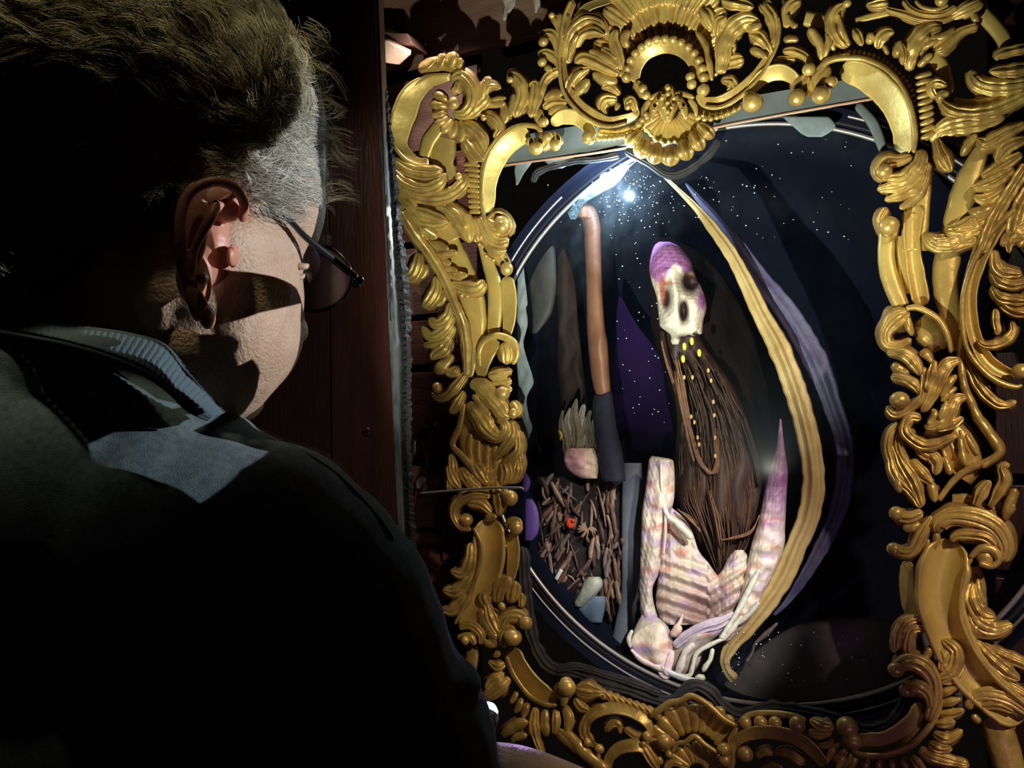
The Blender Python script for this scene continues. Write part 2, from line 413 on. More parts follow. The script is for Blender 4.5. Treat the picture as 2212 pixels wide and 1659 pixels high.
# ---- upper right corner
G('round_scroll', 'D', """
s 22 1.3 !: 470,0,30 545,100,30 555,200,28 535,300,30 478,420,34 400,525,40 300,620,48 180,688,50 75,690,42 12,640,20
r 34 1: 560,110,11 572,200,11 552,310,11 492,432,12 412,545,12 310,642,12 185,715,13 70,715,12""")
G('acanthus_leaf', 'D', """
f4 26 1: 172,500,30 190,385,48 202,285,58 260,185,62 345,130,52 440,140,24
r 36 1: 345,210,16 415,180,26 448,150,12
f2 28 1: 150,250,26 165,160,40 215,110,22
f2 24 1: 195,420,38 190,490,26
f3 26 1: 175,540,22 240,545,38 262,590,34 215,618,18""")
G('acanthus_leaf', 'D', """
f3 26 1: 520,390,14 482,310,38 425,250,52 362,232,20
r 32 1: 370,330,16 430,352,26 492,388,12
f3 22 1: 440,20,36 512,100,48 540,200,38 532,320,18
f2 30 1: 180,0,40 260,20,46 400,50,30""")
G('wavy_rib', 'D', """
r 30 1.4: 15,215,16 72,300,24 85,360,18 100,440,26 118,545,12
f2 26 1.2: 40,60,40 85,110,52 118,190,26
o 30: 60,605,42""")
G('cove_scroll', 'D', """
s 18 1.4: 345,660,24 400,580,44 480,510,56 580,488,62 665,530,46 680,590,30""")
G('scroll_curl', 'D', """
o 36: 392,690,66
r 40 1: 340,690,22 365,640,26 420,650,22
f3 30 1: 760,500,46 722,580,62 688,650,58
o 40: 688,655,56
f3 30 1: 905,440,40 832,540,58 838,640,60
o 42: 850,638,58
o 38: 918,552,40
o 34: 768,465,42""")
G('beaded_band', 'D', """
r 14 1: 0,740,30 110,775,32 220,750,32 320,705,24
o 28: 30,790,18 70,800,18 110,800,18 150,790,18 190,778,18 230,762,18 270,742,18
f2 20 1: 590,345,20 660,345,34 740,380,30 790,440,22
f2 20 1: 520,430,20 580,400,26 680,400,22
r 24 1: 595,270,26 650,260,28 702,268,18""")
G('cove_scroll', 'D', """
s 10 1.3: 975,490,84 1100,500,100 1240,590,108 1340,710,102 1388,850,84 1398,960,72 1385,1050,46""", 'widest cove of the upper right scroll')
G('scroll_rim', 'D', """
r 32 1: 822,480,20 900,408,25 1020,388,22 1150,400,22 1290,470,24 1395,590,22 1455,740,22 1482,900,20 1472,1030,16""")
rb = None
for i in range(30):
    a = math.radians(112-i*4.1); cxp, cyp = 1500+1050/3.107, 870/3.107; r0, r1 = 505/3.107, 560/3.107
    sx = .86; mb = MB()
    stroke(mb, [(cxp+math.cos(a)*r0*sx, cyp-math.sin(a)*r0*.96, 4, 0), (cxp+math.cos(a)*r1*sx*1.03, cyp-math.sin(a)*r1*.97, 5.5, 2)], 'r', .006, 1.2, step=4)
    if rb is None: rb = mb.build('rib_band', gold, frame)
    else: mb.build('rib', gold, rb)
G('leaf_spray', 'D', """
r 26 1: 852,410,16 842,300,30 795,220,30 770,182,14
r 30 1: 870,390,14 900,290,22 895,230,12
f3 26 1: 1030,320,24 965,250,52 935,160,54 965,70,46 1020,25,26
o 40: 1025,22,28
r 34 1: 1040,310,14 990,180,14 965,90,10
r 24 1: 942,345,14 905,270,20 885,215,10
f2 22 1: 1060,190,24 1100,250,32 1125,310,20""")
G('leaf_spray', 'D', """
r 24 1: 1165,300,20 1185,245,28 1200,220,14
f2 26 1: 1228,330,20 1248,262,40 1292,222,34 1345,215,16
r 24 1: 1300,370,14 1270,300,20
r 24 1: 1340,390,20 1372,320,30 1385,270,14""")
G('acanthus_leaf', 'D', """
f4 26 1: 1440,480,22 1452,370,52 1505,270,66 1590,195,56 1665,185,24
f2 34 1: 1400,440,16 1402,350,26 1385,285,12
r 32 1: 1500,450,14 1560,390,20 1600,360,10
r 36 1: 1470,430,12 1510,320,16 1580,240,12
r 32 1: 1520,330,12 1590,290,20 1640,260,10""")
G('flat_band', 'D', """
b 4 1: 740,120,55 900,160,60
b 8 1: 1075,140,22 1200,108,24 1340,75,26
b 10 1: 1925,80,62 2000,160,60 2065,240,60 2100,310,60
b 6 1: 1590,365,55 1655,450,62 1695,560,50 1705,630,34""")
G('scroll_curl', 'D', """
f3 24 1: 620,190,28 615,100,40 655,30,50 720,0,34
r 32 1: 690,185,32 640,140,18 620,90,12
f2 24 1: 1905,170,24 1800,205,28 1730,255,42 1660,315,52 1600,345,26
r 32 1: 1590,260,22 1680,240,28 1750,190,16""")
G('crest_shell', 'D', """
f2 26 1: 1280,60,20 1400,95,32 1530,132,36 1680,128,32 1815,60,18
f2 32 1: 1400,0,22 1450,60,24 1540,95,24 1660,95,22 1760,40,16
r 38 1: 1480,0,16 1530,45,18 1620,62,18 1710,30,12
o 44: 1660,0,42
f3 22 1: 1150,40,18 1220,30,42 1310,15,44
f4 26 1: 1720,120,22 1820,65,54 1900,25,44 1935,0,18
r 28 1: 1875,150,36 1895,85,26""")
G('rib_column', 'D', '\n'.join('r 24 1.2: %d,%d,12 %d,%d,20 %d,%d,14' % (1478+i*4, 525+i*45, 1535+i*4, 505+i*45, 1598+i*2, 490+i*44) for i in range(10)))
G('leaf_spray', 'D', """
f3 28 1: 1625,665,26 1588,600,34 1622,558,36 1700,575,24
r 34 1: 1640,700,16 1655,640,30 1715,620,14""")
G('tail_scroll', 'D', """
f3 24 1: 1640,670,22 1720,740,46 1850,765,52 2000,745,52 2150,680,46 2260,620,40
b 16 1: 1740,685,26 1900,700,36 2100,655,36 2260,590,30""")
G('tail_scroll', 'D', """
f4 24 1: 2260,560,60 2050,585,58 1920,565,56 1872,510,46 1905,488,18
f2 30 1: 2260,455,44 2100,478,44 1975,480,18
f2 26 1: 2260,315,34 2100,350,36 2038,375,28 2028,408,12
b 4 1: 2212,600,40 2000,640,40 1880,640,26""")
G('acanthus_leaf', 'D', """
f4 22 1: 1590,960,16 1640,880,44 1740,840,62 1900,820,60 2090,780,26
f3 26 1: 1620,930,26 1650,1020,46 1680,1090,52 1725,1155,26
r 20 1: 1790,1050,14 1830,980,26 1900,900,20""")
G('flat_band', 'D', """
b 6 1: 1930,1000,50 1850,1200,90 1780,1400,90 1730,1600,80""")
G('acanthus_leaf', 'D', """
f2 30 1: 2240,1100,40 2100,1320,40 2000,1500,42 1930,1700,42
f3 24 1: 2230,830,24 2080,900,46 1960,965,52 1895,930,22
f2 26 1: 2230,930,24 2095,990,46 2025,1095,22
f2 24 1: 2200,1030,24 2060,1115,42 1925,1190,20
f3 26 1: 2150,1130,26 2000,1225,52 1860,1265,26
f2 24 1: 2100,1250,24 1960,1335,42 1870,1320,14
r 26 1: 2060,1350,20 1920,1425,40 1835,1415,14
f3 24 1: 2010,1430,24 1880,1490,46 1780,1500,20
f3 26 1: 1970,1520,24 1800,1565,52 1680,1550,26
f4 24 1: 1940,1600,20 1770,1630,52 1620,1625,54 1550,1565,20
f2 22 1: 2260,1250,50 2180,1420,60 2130,1600,70""", 'long feathered leaf on the right side')
G('acanthus_leaf', 'D', """
f3 26 1: 1465,1050,24 1370,1078,38 1285,1092,56 1245,1160,46 1295,1215,20
f3 28 1: 1460,1110,24 1400,1190,42 1280,1200,30
f4 24 1: 1530,1000,28 1505,1120,54 1400,1230,48 1225,1275,20
f3 22 1: 1565,1080,34 1520,1225,48 1400,1305,38 1275,1345,16
r 24 1: 1565,1200,24 1500,1315,32 1375,1405,16
o 36: 1275,1150,50""")
G('scroll_curl', 'D', """
f3 28 1: 1292,1390,28 1258,1470,46 1305,1552,52 1372,1545,28
o 36: 1308,1515,60""")
G('flat_band', 'D', """
b 14 1: 1292,1570,54 1292,1680,54
b 8 1: 1440,1430,54 1440,1680,46
b 6 1: 1570,1100,34 1530,1400,52 1505,1680,60""")
# ---- left side
G('acanthus_leaf', 'C', """
f2 32 1: 180,10,30 270,160,32 360,280,30 440,420,28 500,560,26 550,680,26 572,800,24 576,900,20 575,1005,14
f3 24 1: 240,60,25 340,95,42 430,92,35 478,85,14
r 26 1: 300,150,15 350,152,22 395,165,12
r 26 1: 330,200,18 400,222,25 472,242,14
f2 28 1: 370,270,20 450,272,28 525,265,14
r 26 1: 400,312,14 450,322,20 485,332,10
r 26 1: 420,350,16 480,366,22 525,378,12
r 28 1: 438,392,18 520,402,26 585,398,12
f3 30 1: 470,452,22 560,475,42 640,475,42 678,425,18
o 30: 545,520,14 580,525,14""", 'long feathered leaf on the left side')
G('leaf_spray', 'C', """
f3 24 1: 290,260,24 280,335,40 250,400,42 195,412,16
r 26 1: 330,330,14 322,380,20 292,425,12
f3 24 1: 400,400,24 390,490,38 350,560,42 308,590,16
r 26 1: 430,480,14 430,540,22 385,585,14
f3 24 1: 482,560,20 460,645,34 400,690,36 345,655,16
f3 24 1: 500,640,20 440,725,34 360,765,32 305,700,14
f2 24 1: 505,700,18 440,785,30 365,812,22 312,815,12
f3 22 1: 480,760,15 440,840,42 390,870,36 362,905,16
r 26 1: 492,870,12 470,905,22 422,955,36 432,995,12
f2 26 1: 522,940,16 500,975,30 440,982,14""")
G('tail_scroll', 'C', """
f2 24 1: 572,980,18 522,1050,30 460,1120,26 398,1132,18 365,1100,10
o 28: 400,1072,32
f3 24 1: 562,1090,14 520,1170,34 475,1230,20""")
G('flat_band', 'C', """
b 6 1: 430,120,60 530,330,70 590,500,80 620,640,75 625,780,62 605,900,42 592,1010,22
b 6 1: 650,120,30 702,320,38 738,450,46 748,580,46 735,760,40""")
G('acanthus_leaf', 'C', """
f3 24 1: 500,0,40 570,90,48 600,190,22
f4 24 1: 655,40,38 700,150,52 765,200,46 830,185,18
f2 26 1: 690,200,26 750,252,40 815,252,14
f2 24 1: 720,230,22 780,300,30 830,355,22
o 32: 815,362,40
f2 28 1: 680,60,22 745,90,40 800,80,40
o 34: 782,90,46
o 28: 650,215,13 690,285,13 735,310,13""")
G('cove_scroll', 'C', """
s 12 1.2: 812,405,40 828,520,46 828,650,42 812,770,28""")
G('scroll_rim', 'C', """
r 28 1: 652,950,13 650,850,17 690,785,20 770,762,22 850,800,26 872,870,24 850,935,14""")
G('cove_scroll', 'C', """
s 14 1.2 !: 660,1010,30 672,900,54 715,830,52 770,800,22""")
G('scroll_curl', 'C', """
f3 24 1: 790,800,32 815,860,44 812,935,34
f2 28 1: 700,1000,20 772,992,36 850,965,14
f2 28 1: 720,1042,18 800,1034,30 848,1040,14
f2 28 1: 765,1120,26 800,1085,32 850,1080,14
o 30: 790,1105,44""")
G('acanthus_leaf', 'C', """
f4 26 1: 592,1045,18 662,1065,50 742,1150,54 800,1230,38 842,1245,18
f2 30 1: 842,1150,18 872,1200,34 850,1245,30
o 32: 855,1225,32
r 32 1: 612,1110,12 680,1205,22 720,1240,10
f4 28 1: 580,1160,20 640,1225,52 700,1320,54 762,1362,36 805,1330,28 798,1280,26 755,1262,12
r 34 1: 600,1190,12 660,1280,18 720,1340,12""")
G('fluted_bracket', 'C', """
b 6 1: 570,1180,40 590,1340,80 660,1480,120 760,1659,130
r 22 1: 560,1160,14 532,1300,20 490,1410,20 542,1472,20 622,1562,24 690,1640,22
r 16 1.3: 600,1340,18 590,1440,22 612,1530,14
r 16 1.3: 645,1370,18 642,1480,24 665,1570,16
r 16 1.3: 700,1390,20 692,1500,26 705,1610,18
r 16 1.3: 745,1400,20 742,1500,26 745,1650,20
f3 22 1: 842,1260,20 852,1350,38 800,1430,38 735,1510,14
f3 22 1: 882,1320,24 885,1450,34 812,1525,34 755,1590,14
f3 22 1: 892,1430,16 888,1540,32 835,1640,32""")
G('leaf_spray', 'C', """
f3 22 1: 480,1465,14 492,1560,32 470,1690,28
f3 22 1: 535,1545,18 570,1610,36 640,1690,36""")
# ---- right side
G('flat_band', 'E', """
b 14 1: 345,150,50 348,350,58 385,500,60 445,640,56
b 2 1: 425,180,30 450,350,42 475,560,36
c 8 .8: 535,-30,72 512,150,62 520,300,56 542,450,62 580,640,60
b 6 1: 770,200,80 735,400,90 742,560,86 775,700,76 820,920,54""")
G('leaf_spray', 'E', """
f4 26 1: 592,155,22 632,222,38 740,232,54 860,180,44 960,100,18
f2 28 1: 722,142,20 830,118,38 930,50,22
f2 26 1: 860,245,20 900,215,22 935,190,12""")
G('hollow_band', 'E', """
c 16 1: 1130,0,72 1005,200,64 925,400,54 892,560,48 902,750,48 955,920,48 1045,1030,50 1180,1100,38
o 36: 1222,1062,52""")
G('scroll_rim', 'E', """
r 36 1: 1190,0,18 1062,120,20 962,260,20 888,420,20 848,560,18 842,720,18 868,900,18 950,1030,20 1060,1122,22 1180,1165,18 1235,1152,10
r 24 1: 1070,0,12 950,200,14 880,400,14 842,600,14 830,800,14""")
G('tail_scroll', 'E', """
f3 22 1: 862,920,20 902,1055,38 962,1170,42 1050,1262,36 1130,1285,25 1195,1255,12
r 24 1: 850,780,18 832,950,22 852,1150,26 902,1270,26 942,1360,28 1012,1460,28 1082,1570,28 1050,1625,20 960,1690,20""")
G('acanthus_leaf', 'E', """
f4 22 1: 1290,90,64 1180,180,62 1085,240,18
f2 26 1: 1200,130,20 1150,220,28 1145,295,14
r 26 1: 1290,180,30 1200,250,30
f3 24 1: 1048,270,26 1062,370,40 1112,415,45 1235,430,26
f3 24 1: 1030,395,26 1085,470,40 1175,500,40 1290,475,30
f3 24 1: 1030,500,20 1100,585,38 1290,605,36
f2 22 1: 1060,560,20 1150,655,38 1290,690,32
f2 22 1: 1060,650,18 1062,740,25 1072,800,20 1045,812,10""")
G('tail_scroll', 'E', """
f3 24 1: 1162,735,14 1172,800,28 1110,870,32 1000,892,26 938,858,14""")
G('volute', 'E', """
f3 28 1: 500,675,36 410,722,72 345,802,52 352,880,40 430,890,34 510,850,18
r 32 1: 470,652,18 560,650,22 682,722,22 745,830,22 768,945,14
b 6 1: 560,720,60 640,820,110 690,930,50
r 32 1: 480,700,22 492,770,30 518,832,14""")
G('acanthus_leaf', 'E', """
f3 28 1: 345,942,20 440,938,40 522,1000,46 575,1090,26
r 32 1: 560,935,18 612,960,26 645,1010,12
f3 26 1: 372,1100,22 460,1108,36 530,1150,36 565,1210,18
r 24 1: 372,1035,18 420,1040,30 500,1080,20""")
G('acanthus_leaf', 'E', """
f4 28 1: 828,985,18 745,1020,42 682,1120,48 632,1230,42 575,1330,22
f2 34 1: 660,985,16 642,1080,30 610,1190,20
f3 30 1: 590,1030,18 592,1130,26 572,1240,26 482,1310,32 402,1340,34 345,1290,24
o 34: 432,1250,58
r 30 1: 805,1085,14 750,1150,24 700,1235,12
r 30 1: 805,1165,12 740,1222,20 700,1260,10
r 30 1: 770,1270,10 700,1290,12""")
G('acanthus_leaf', 'E', """
f4 30 1: 875,1228,16 800,1252,38 750,1350,42 662,1420,38 590,1420,16
r 36 1: 742,1252,14 712,1335,22 690,1380,10
r 34 1: 640,1308,14 662,1345,22 612,1412,12
f2 34 1: 850,1362,16 775,1410,30 670,1445,16
f3 32 1: 575,1370,28 502,1362,36 468,1440,38 522,1510,38 630,1545,38 808,1478,18""")
G('fluted_bracket', 'E', """
b 6 1: 640,1400,120 790,1520,140 860,1640,120 800,1740,120
f3 22 1: 432,1390,18 372,1470,32 358,1570,34 392,1690,30
f3 22 1: 442,1430,18 430,1550,38 480,1690,36
f2 24 1: 540,1540,22 602,1602,42 700,1640,18
r 18 1.3: 860,1470,16 905,1545,22 945,1610,16
r 18 1.3: 760,1520,16 785,1570,22 830,1650,18
r 18 1.3: 712,1570,14 740,1640,20 760,1700,14
r 18 1.3: 820,1440,14 850,1520,18 890,1600,12""")
G('scroll_rim', 'F' if 'F' in CROP else 'K', """
r 24 1: 845,70,22 780,112,22 682,150,20 602,212,18 530,310,14""")
# ---- lower right
G('leaf_spray', 'K', """
f3 24 1: 285,50,16 302,150,28 342,215,28 392,262,24 445,345,18
f3 24 1: 305,20,14 352,120,32 412,220,36 452,340,16
f2 26 1: 392,100,20 450,172,32 505,228,14
f2 26 1: 470,55,24 522,112,32 515,180,16
r 26 1: 482,200,14 502,255,24 515,318,10
r 26 1: 300,130,14 330,220,20 335,270,10
r 28 1: 640,-20,16 655,80,20 670,135,14
r 28 1: 560,80,14 585,150,18 590,180,10""")
G('scroll_curl', 'K', """
o 34: 318,372,34
f2 28 1: 300,375,26 380,392,32 455,365,24
f3 26 1: 505,385,18 452,470,38 402,560,36 340,568,30 290,540,20
o 32: 305,552,34
r 24 1: 350,440,20 400,445,26 440,420,18
r 26 1: 512,440,12 522,500,22 508,555,10
r 24 1: 482,500,12 462,590,16""")
G('volute', 'K', """
f4 28 1: 535,475,22 532,430,48 600,388,52 720,400,58 822,450,56 872,540,46 850,620,28
f3 32 1: 590,510,18 640,480,30 762,488,36 832,540,30
r 36 1: 690,600,14 740,552,22 805,555,24 838,605,20 800,640,16 735,622,14
o 24: 770,590,44""")
G('leaf_spray', 'K', """
f2 24 1: 715,340,18 755,260,32 795,205,14
f2 24 1: 790,345,12 832,270,26 865,200,30 850,140,20 895,125,8
r 24 1: 868,410,12 882,340,24 925,245,16
r 24 1: 888,385,10 915,325,12
b 4 1: 600,310,34 720,320,34 850,400,30""")
G('hollow_band', 'K', """
c 10 .9: 600,500,90 562,640,138 540,780,128 560,900,118 620,1050,112 700,1180,104 820,1300,100 960,1420,90""", 'broad hollow band of the lower right scroll')
G('scroll_rim', 'K', """
r 34 1: 700,595,13 655,690,13 640,820,13 652,930,13 722,1080,13 825,1212,14 985,1350,14
r 28 1: 438,600,10 422,720,10 435,880,10
b 4 1: 705,640,40 725,760,50 700,880,50""")
G('cove_scroll', 'K', """
s 14 1.2: 372,610,38 368,720,44 380,830,42 405,905,26""")
G('leaf_spray', 'K', """
f4 22 1: 690,865,26 740,935,48 820,965,40 910,935,16
f3 20 1: 705,720,22 702,800,42 745,880,42 825,905,16
r 24 1: 672,900,14 722,965,30 805,995,14
r 20 1: 730,700,10 740,780,20 772,830,10""")
G('leaf_spray', 'K', """
f3 20 1: 680,975,14 782,1090,38 872,1170,40 945,1215,16
f2 20 1: 740,1030,14 860,1090,28 1000,1150,24
f2 20 1: 760,1110,14 870,1230,26 1000,1310,24""")
G('acanthus_leaf', 'K', """
f3 24 1: 450,898,18 372,922,34 330,990,34 318,1070,14
f3 26 1: 468,955,18 402,965,26 382,1060,32 425,1115,14
r 26 1: 465,1050,18 482,1070,24 455,1125,10
r 22 1: 300,990,14 312,1080,16
r 30 1: 400,920,10 350,980,12""")
G('acanthus_leaf', 'K', """
f3 26 1: 552,1005,18 622,1070,32 602,1160,38 535,1205,20
f2 28 1: 528,1055,16 562,1100,28 540,1170,18
f2 24 1: 655,1145,16 602,1202,30 542,1228,18""")
G('scroll_curl', 'K', """
f3 30 1: 300,1165,32 380,1120,48 462,1150,48 512,1230,38 512,1330,36 480,1425,28
o 36: 316,1162,36
f3 34 1: 350,1265,30 430,1250,38 482,1290,32 492,1360,16
o 38: 366,1266,32""")
G('cove_scroll', 'K', """
s 10 1.2 !: 455,1320,56 432,1410,62 362,1480,62 270,1530,60 180,1535,56 105,1515,38""", 'wide cove curving under the lower right corner')
G('scroll_rim', 'K', """
r 26 1: 522,1250,14 535,1350,17 482,1455,18 392,1545,18 270,1592,18 150,1594,15 95,1568,10
o 34: 70,1450,50 98,1520,44""")
G('leaf_fan', 'K', """
r 22 1.2: 528,1290,14 580,1270,22 640,1245,12
r 22 1.2: 532,1335,14 590,1325,22 650,1310,12
f2 22 1.2: 530,1385,14 600,1385,25 665,1365,14
f2 22 1.2: 512,1435,14 570,1432,25 620,1425,12
f3 22 1.2: 500,1480,18 580,1512,30 655,1465,12
f3 22 1.2: 478,1530,18 540,1562,32 605,1562,12
f4 20 1.2: 430,1560,18 520,1610,34 690,1650,18
f2 20 1.2: 392,1595,14 430,1640,24 470,1690,14
r 20 1.2: 340,1600,12 365,1650,18 390,1700,12
r 20 1.2: 290,1605,12 300,1650,18 310,1700,12
r 20 1.2: 235,1605,12 230,1650,18 225,1700,12
r 20 1.2: 180,1605,12 165,1650,18 150,1700,12
r 20 1.2: 125,1600,12 95,1650,18 70,1700,12
r 20 1.2: 30,1530,12 -10,1580,20 -40,1640,12
r 20 1.2: 70,1570,12 40,1620,20 10,1690,12""")
G('volute', 'K', """
f4 24 1: 672,1360,22 722,1300,38 802,1290,46 902,1320,46 1000,1385,40
r 26 1: 700,1390,20 745,1432,18
f2 28 1: 740,1350,18 832,1340,28 915,1375,16
b 6 1: 790,1400,50 850,1520,80 900,1700,80
b 2 1: 840,1400,60 930,1420,60""")
# ---- lower left
G('volute', 'G', """
f3 28 1: 655,180,22 562,168,36 482,210,32 452,280,26 492,350,20 550,362,12
f3 24 1: 660,275,18 602,222,38 520,212,32
o 24: 520,310,38""")
G('leaf_spray', 'G', """
o 30: 762,190,42 735,168,28 792,350,38
f2 26 1: 680,95,22 702,200,34 700,290,16
r 26 1: 620,300,20 690,292,22
f2 26 1: 730,330,20 790,330,30 828,345,24
f3 24 1: 425,10,18 450,90,32 495,145,12
f3 24 1: 520,60,22 560,112,32 605,142,14
f3 24 1: 640,20,32 622,100,28
f3 24 1: 722,-10,30 740,60,38 715,125,16
f3 24 1: 805,-20,20 795,60,28 755,115,12
f3 24 1: 560,0,30 600,60,34 640,120,16""")
G('hollow_band', 'G', """
c 10 .9: 645,300,86 645,450,92 640,550,88 602,680,84 560,800,64 495,900,30""", 'broad hollow band of the lower left scroll')
G('scroll_rim', 'G', """
r 30 1: 560,350,10 600,450,12 592,560,12 542,700,12 458,880,8""")
G('cove_scroll', 'G', """
s 14 1.2: 765,370,38 775,480,38 770,560,36 758,650,22""")
G('leaf_spray', 'G', """
f3 24 1: 550,430,22 540,540,38 500,600,34 432,585,14
f3 24 1: 582,560,18 530,650,38 460,700,38 390,690,20
f3 22 1: 562,650,14 502,750,38 440,802,34 380,790,16""")
G('acanthus_leaf', 'G', """
f2 24 1: 640,785,26 618,720,26 685,675,14
f3 26 1: 690,765,28 700,690,38 740,645,36 770,625,14
f2 26 1: 762,765,28 780,680,32 792,640,16
f2 24 1: 822,790,18 822,705,18
f3 24 1: 630,750,18 660,850,38 705,940,22
r 24 1: 600,790,14 622,880,26 690,962,16
r 24 1: 640,950,12 710,992,18
o 34: 715,780,22""")
G('scroll_curl', 'G', """
f3 30 1: 708,910,22 738,845,36 800,835,42 855,870,34
o 36: 845,868,38
f3 32 1: 728,1005,24 740,930,44 800,920,40
o 36: 776,948,48""")
G('cove_scroll', 'G', """
s 10 1.2: 765,1005,48 800,1100,54 860,1190,58 940,1262,56 1015,1292,34""", 'cove curving under the lower left corner')
G('scroll_rim', 'G', """
r 26 1: 738,1050,11 780,1155,14 860,1262,14 950,1312,14 1015,1318,9
o 32: 1070,1220,50
f2 28 1: 1020,1280,26 1050,1240,40 1085,1200,26""")
G('volute', 'G', """
f3 24 1: 478,900,16 542,880,30 602,930,27 600,990,13
f2 26 1: 468,950,15 540,942,22 572,992,13
o 28: 515,965,25
b 4 1: 560,990,30 545,1090,40 520,1160,40
r 24 1: 610,960,16 650,990,20 700,985,12""")
G('leaf_fan', 'G', """
f2 22 1.2: 700,1010,12 690,1040,16 665,1050,10
f3 22 1.2: 740,1090,14 690,1105,30 640,1075,12
f4 22 1.2: 762,1165,16 690,1230,40 600,1290,18
f3 22 1.2: 730,1140,14 670,1180,32 625,1235,12
r 20 1.2: 800,1240,12 780,1280,17 760,1310,10
r 20 1.2: 825,1275,12 805,1330,20 780,1360,10
r 20 1.2: 858,1300,14 840,1350,22 830,1390,10
f3 20 1.2: 900,1325,16 888,1420,32 905,1510,24 942,1598,10
r 20 1.2: 950,1335,16 950,1430,24 962,1490,12
f2 20 1.2: 1010,1335,16 1010,1420,24 1000,1480,12
f2 20 1.2: 1060,1315,16 1082,1400,28 1070,1460,14
r 20 1.2: 1110,1295,14 1150,1330,20 1195,1342,10
f3 22 1.2: 1108,1225,22 1180,1240,34 1270,1250,28""")
G('tail_scroll', 'G', """
r 24 1: 712,1490,18 780,1430,32 860,1405,22
r 20 1: 760,1520,14 800,1490,24 855,1480,18
b 4 1: 760,1470,34 860,1450,34
r 24 1: 1015,1465,20 1080,1520,30 1160,1582,30 1290,1690,32
f2 26 1: 1215,1520,18 1165,1480,24 1170,1405,24 1222,1350,22 1275,1318,18""")
# ---- lower edge
G('leaf_fan', 'B', """
f3 20 1: 130,440,46 220,455,66 310,460,52
f2 24 1: 130,500,20 180,560,34 230,580,16
r 24 1: 60,560,18 90,640,30 70,730,14""")
G('bead', 'B', 'o 30: 75,405,52\nr 34 1: 30,440,20 60,500,30 50,560,14')
G('rope_band', 'B', '\n'.join('f2 22 1.2: %d,%d,14 %d,%d,26 %d,%d,14' % (285+i*46, 440+i*17, 318+i*46, 470+i*17, 340+i*46, 515+i*17) for i in range(9)))
G('round_scroll', 'B', """
s 24 1.3 !: 322,850,16 235,800,26 195,705,34 232,622,44 320,575,48 430,565,48 550,605,44 632,672,36 665,765,18
f3 26 1: 340,730,18 380,680,34 430,680,26 445,745,10
f2 26 1: 470,700,20 545,755,30 605,755,20
r 30 1: 350,720,10 400,665,14 450,690,10
o 30: 625,760,34
o 32: 300,845,32 220,800,28""")
G('tail_scroll', 'B', """
r 24 1.1: 15,715,18 100,770,38 182,865,44 300,960,40 360,1040,36""")
G('round_scroll', 'B', """
s 26 1.3 !: 345,1000,30 370,900,40 442,835,50 552,820,50 622,860,28
f3 26 1: 560,795,18 610,850,42 660,930,46 700,990,24
r 34 1: 600,790,20 595,840,20""")
fan('shell_hollow', 1200+948/3.16, 1350+900/3.16, 50, 122, 18, 162, 11, 10, 20, 4, .9)
G('scroll_rim', 'B', """
r 30 1.2: 645,625,18 700,585,24 780,532,24 850,520,22 920,487,24 1000,520,24 1080,582,24 1140,640,24 1235,692,18""")
fan('shell_fan', 1200+960/3.16, 1350+1000/3.16, 16, 64, 12, 168, 9, 6, 12, 10, .9)
G('scroll_rim', 'B', """
r 34 1.2: 790,880,15 830,812,18 885,800,18 950,762,22 1010,810,18 1070,852,18 1115,880,14
o 32: 745,795,54 775,880,26 1152,850,48 1158,925,42
f2 26 1: 870,960,18 800,940,26 740,990,18
r 26 1: 720,900,30 690,960,36
f2 28 1: 1240,700,14 1200,790,26 1210,900,26 1190,1000,20""")
G('rope_band', 'B', """
r 20 1: 1240,680,22 1330,615,24 1480,602,24 1620,622,24 1712,655,20
o 26: 1295,665,42 1400,665,44 1500,668,44
o 28: 1650,680,54""")
G('leaf_fan', 'B', """
f3 22 1: 1735,640,20 1815,690,44 1905,700,40
f3 22 1: 1715,735,22 1800,745,36 1890,735,25
f2 20 1: 1780,820,14 1850,820,24 1900,780,14
r 20 1.2: 1860,870,14 1905,830,22 1940,800,10
r 20 1.2: 1890,930,14 1950,880,24 1985,850,10
r 20 1.2: 1950,980,14 2000,930,24 2020,880,10""")
G('bead', 'B', 'o 30: 1982,702,58\no 30: 2042,775,46')
G('round_scroll', 'B', """
s 24 1.3: 1215,900,16 1225,820,34 1305,755,48 1450,735,52 1620,768,52 1740,845,48 1840,960,40
o 28: 1295,882,52
f3 26 1: 1370,905,24 1430,865,34 1490,890,18
f3 26 1: 1490,870,20 1580,872,36 1700,950,34
r 28 1: 1400,1000,30 1480,960,30 1560,980,20""")

o = BED.build('carved_ground', ground_m, frame); o['kind'] = 'stuff'; o['label'] = 'darker carved ground between the leaves'
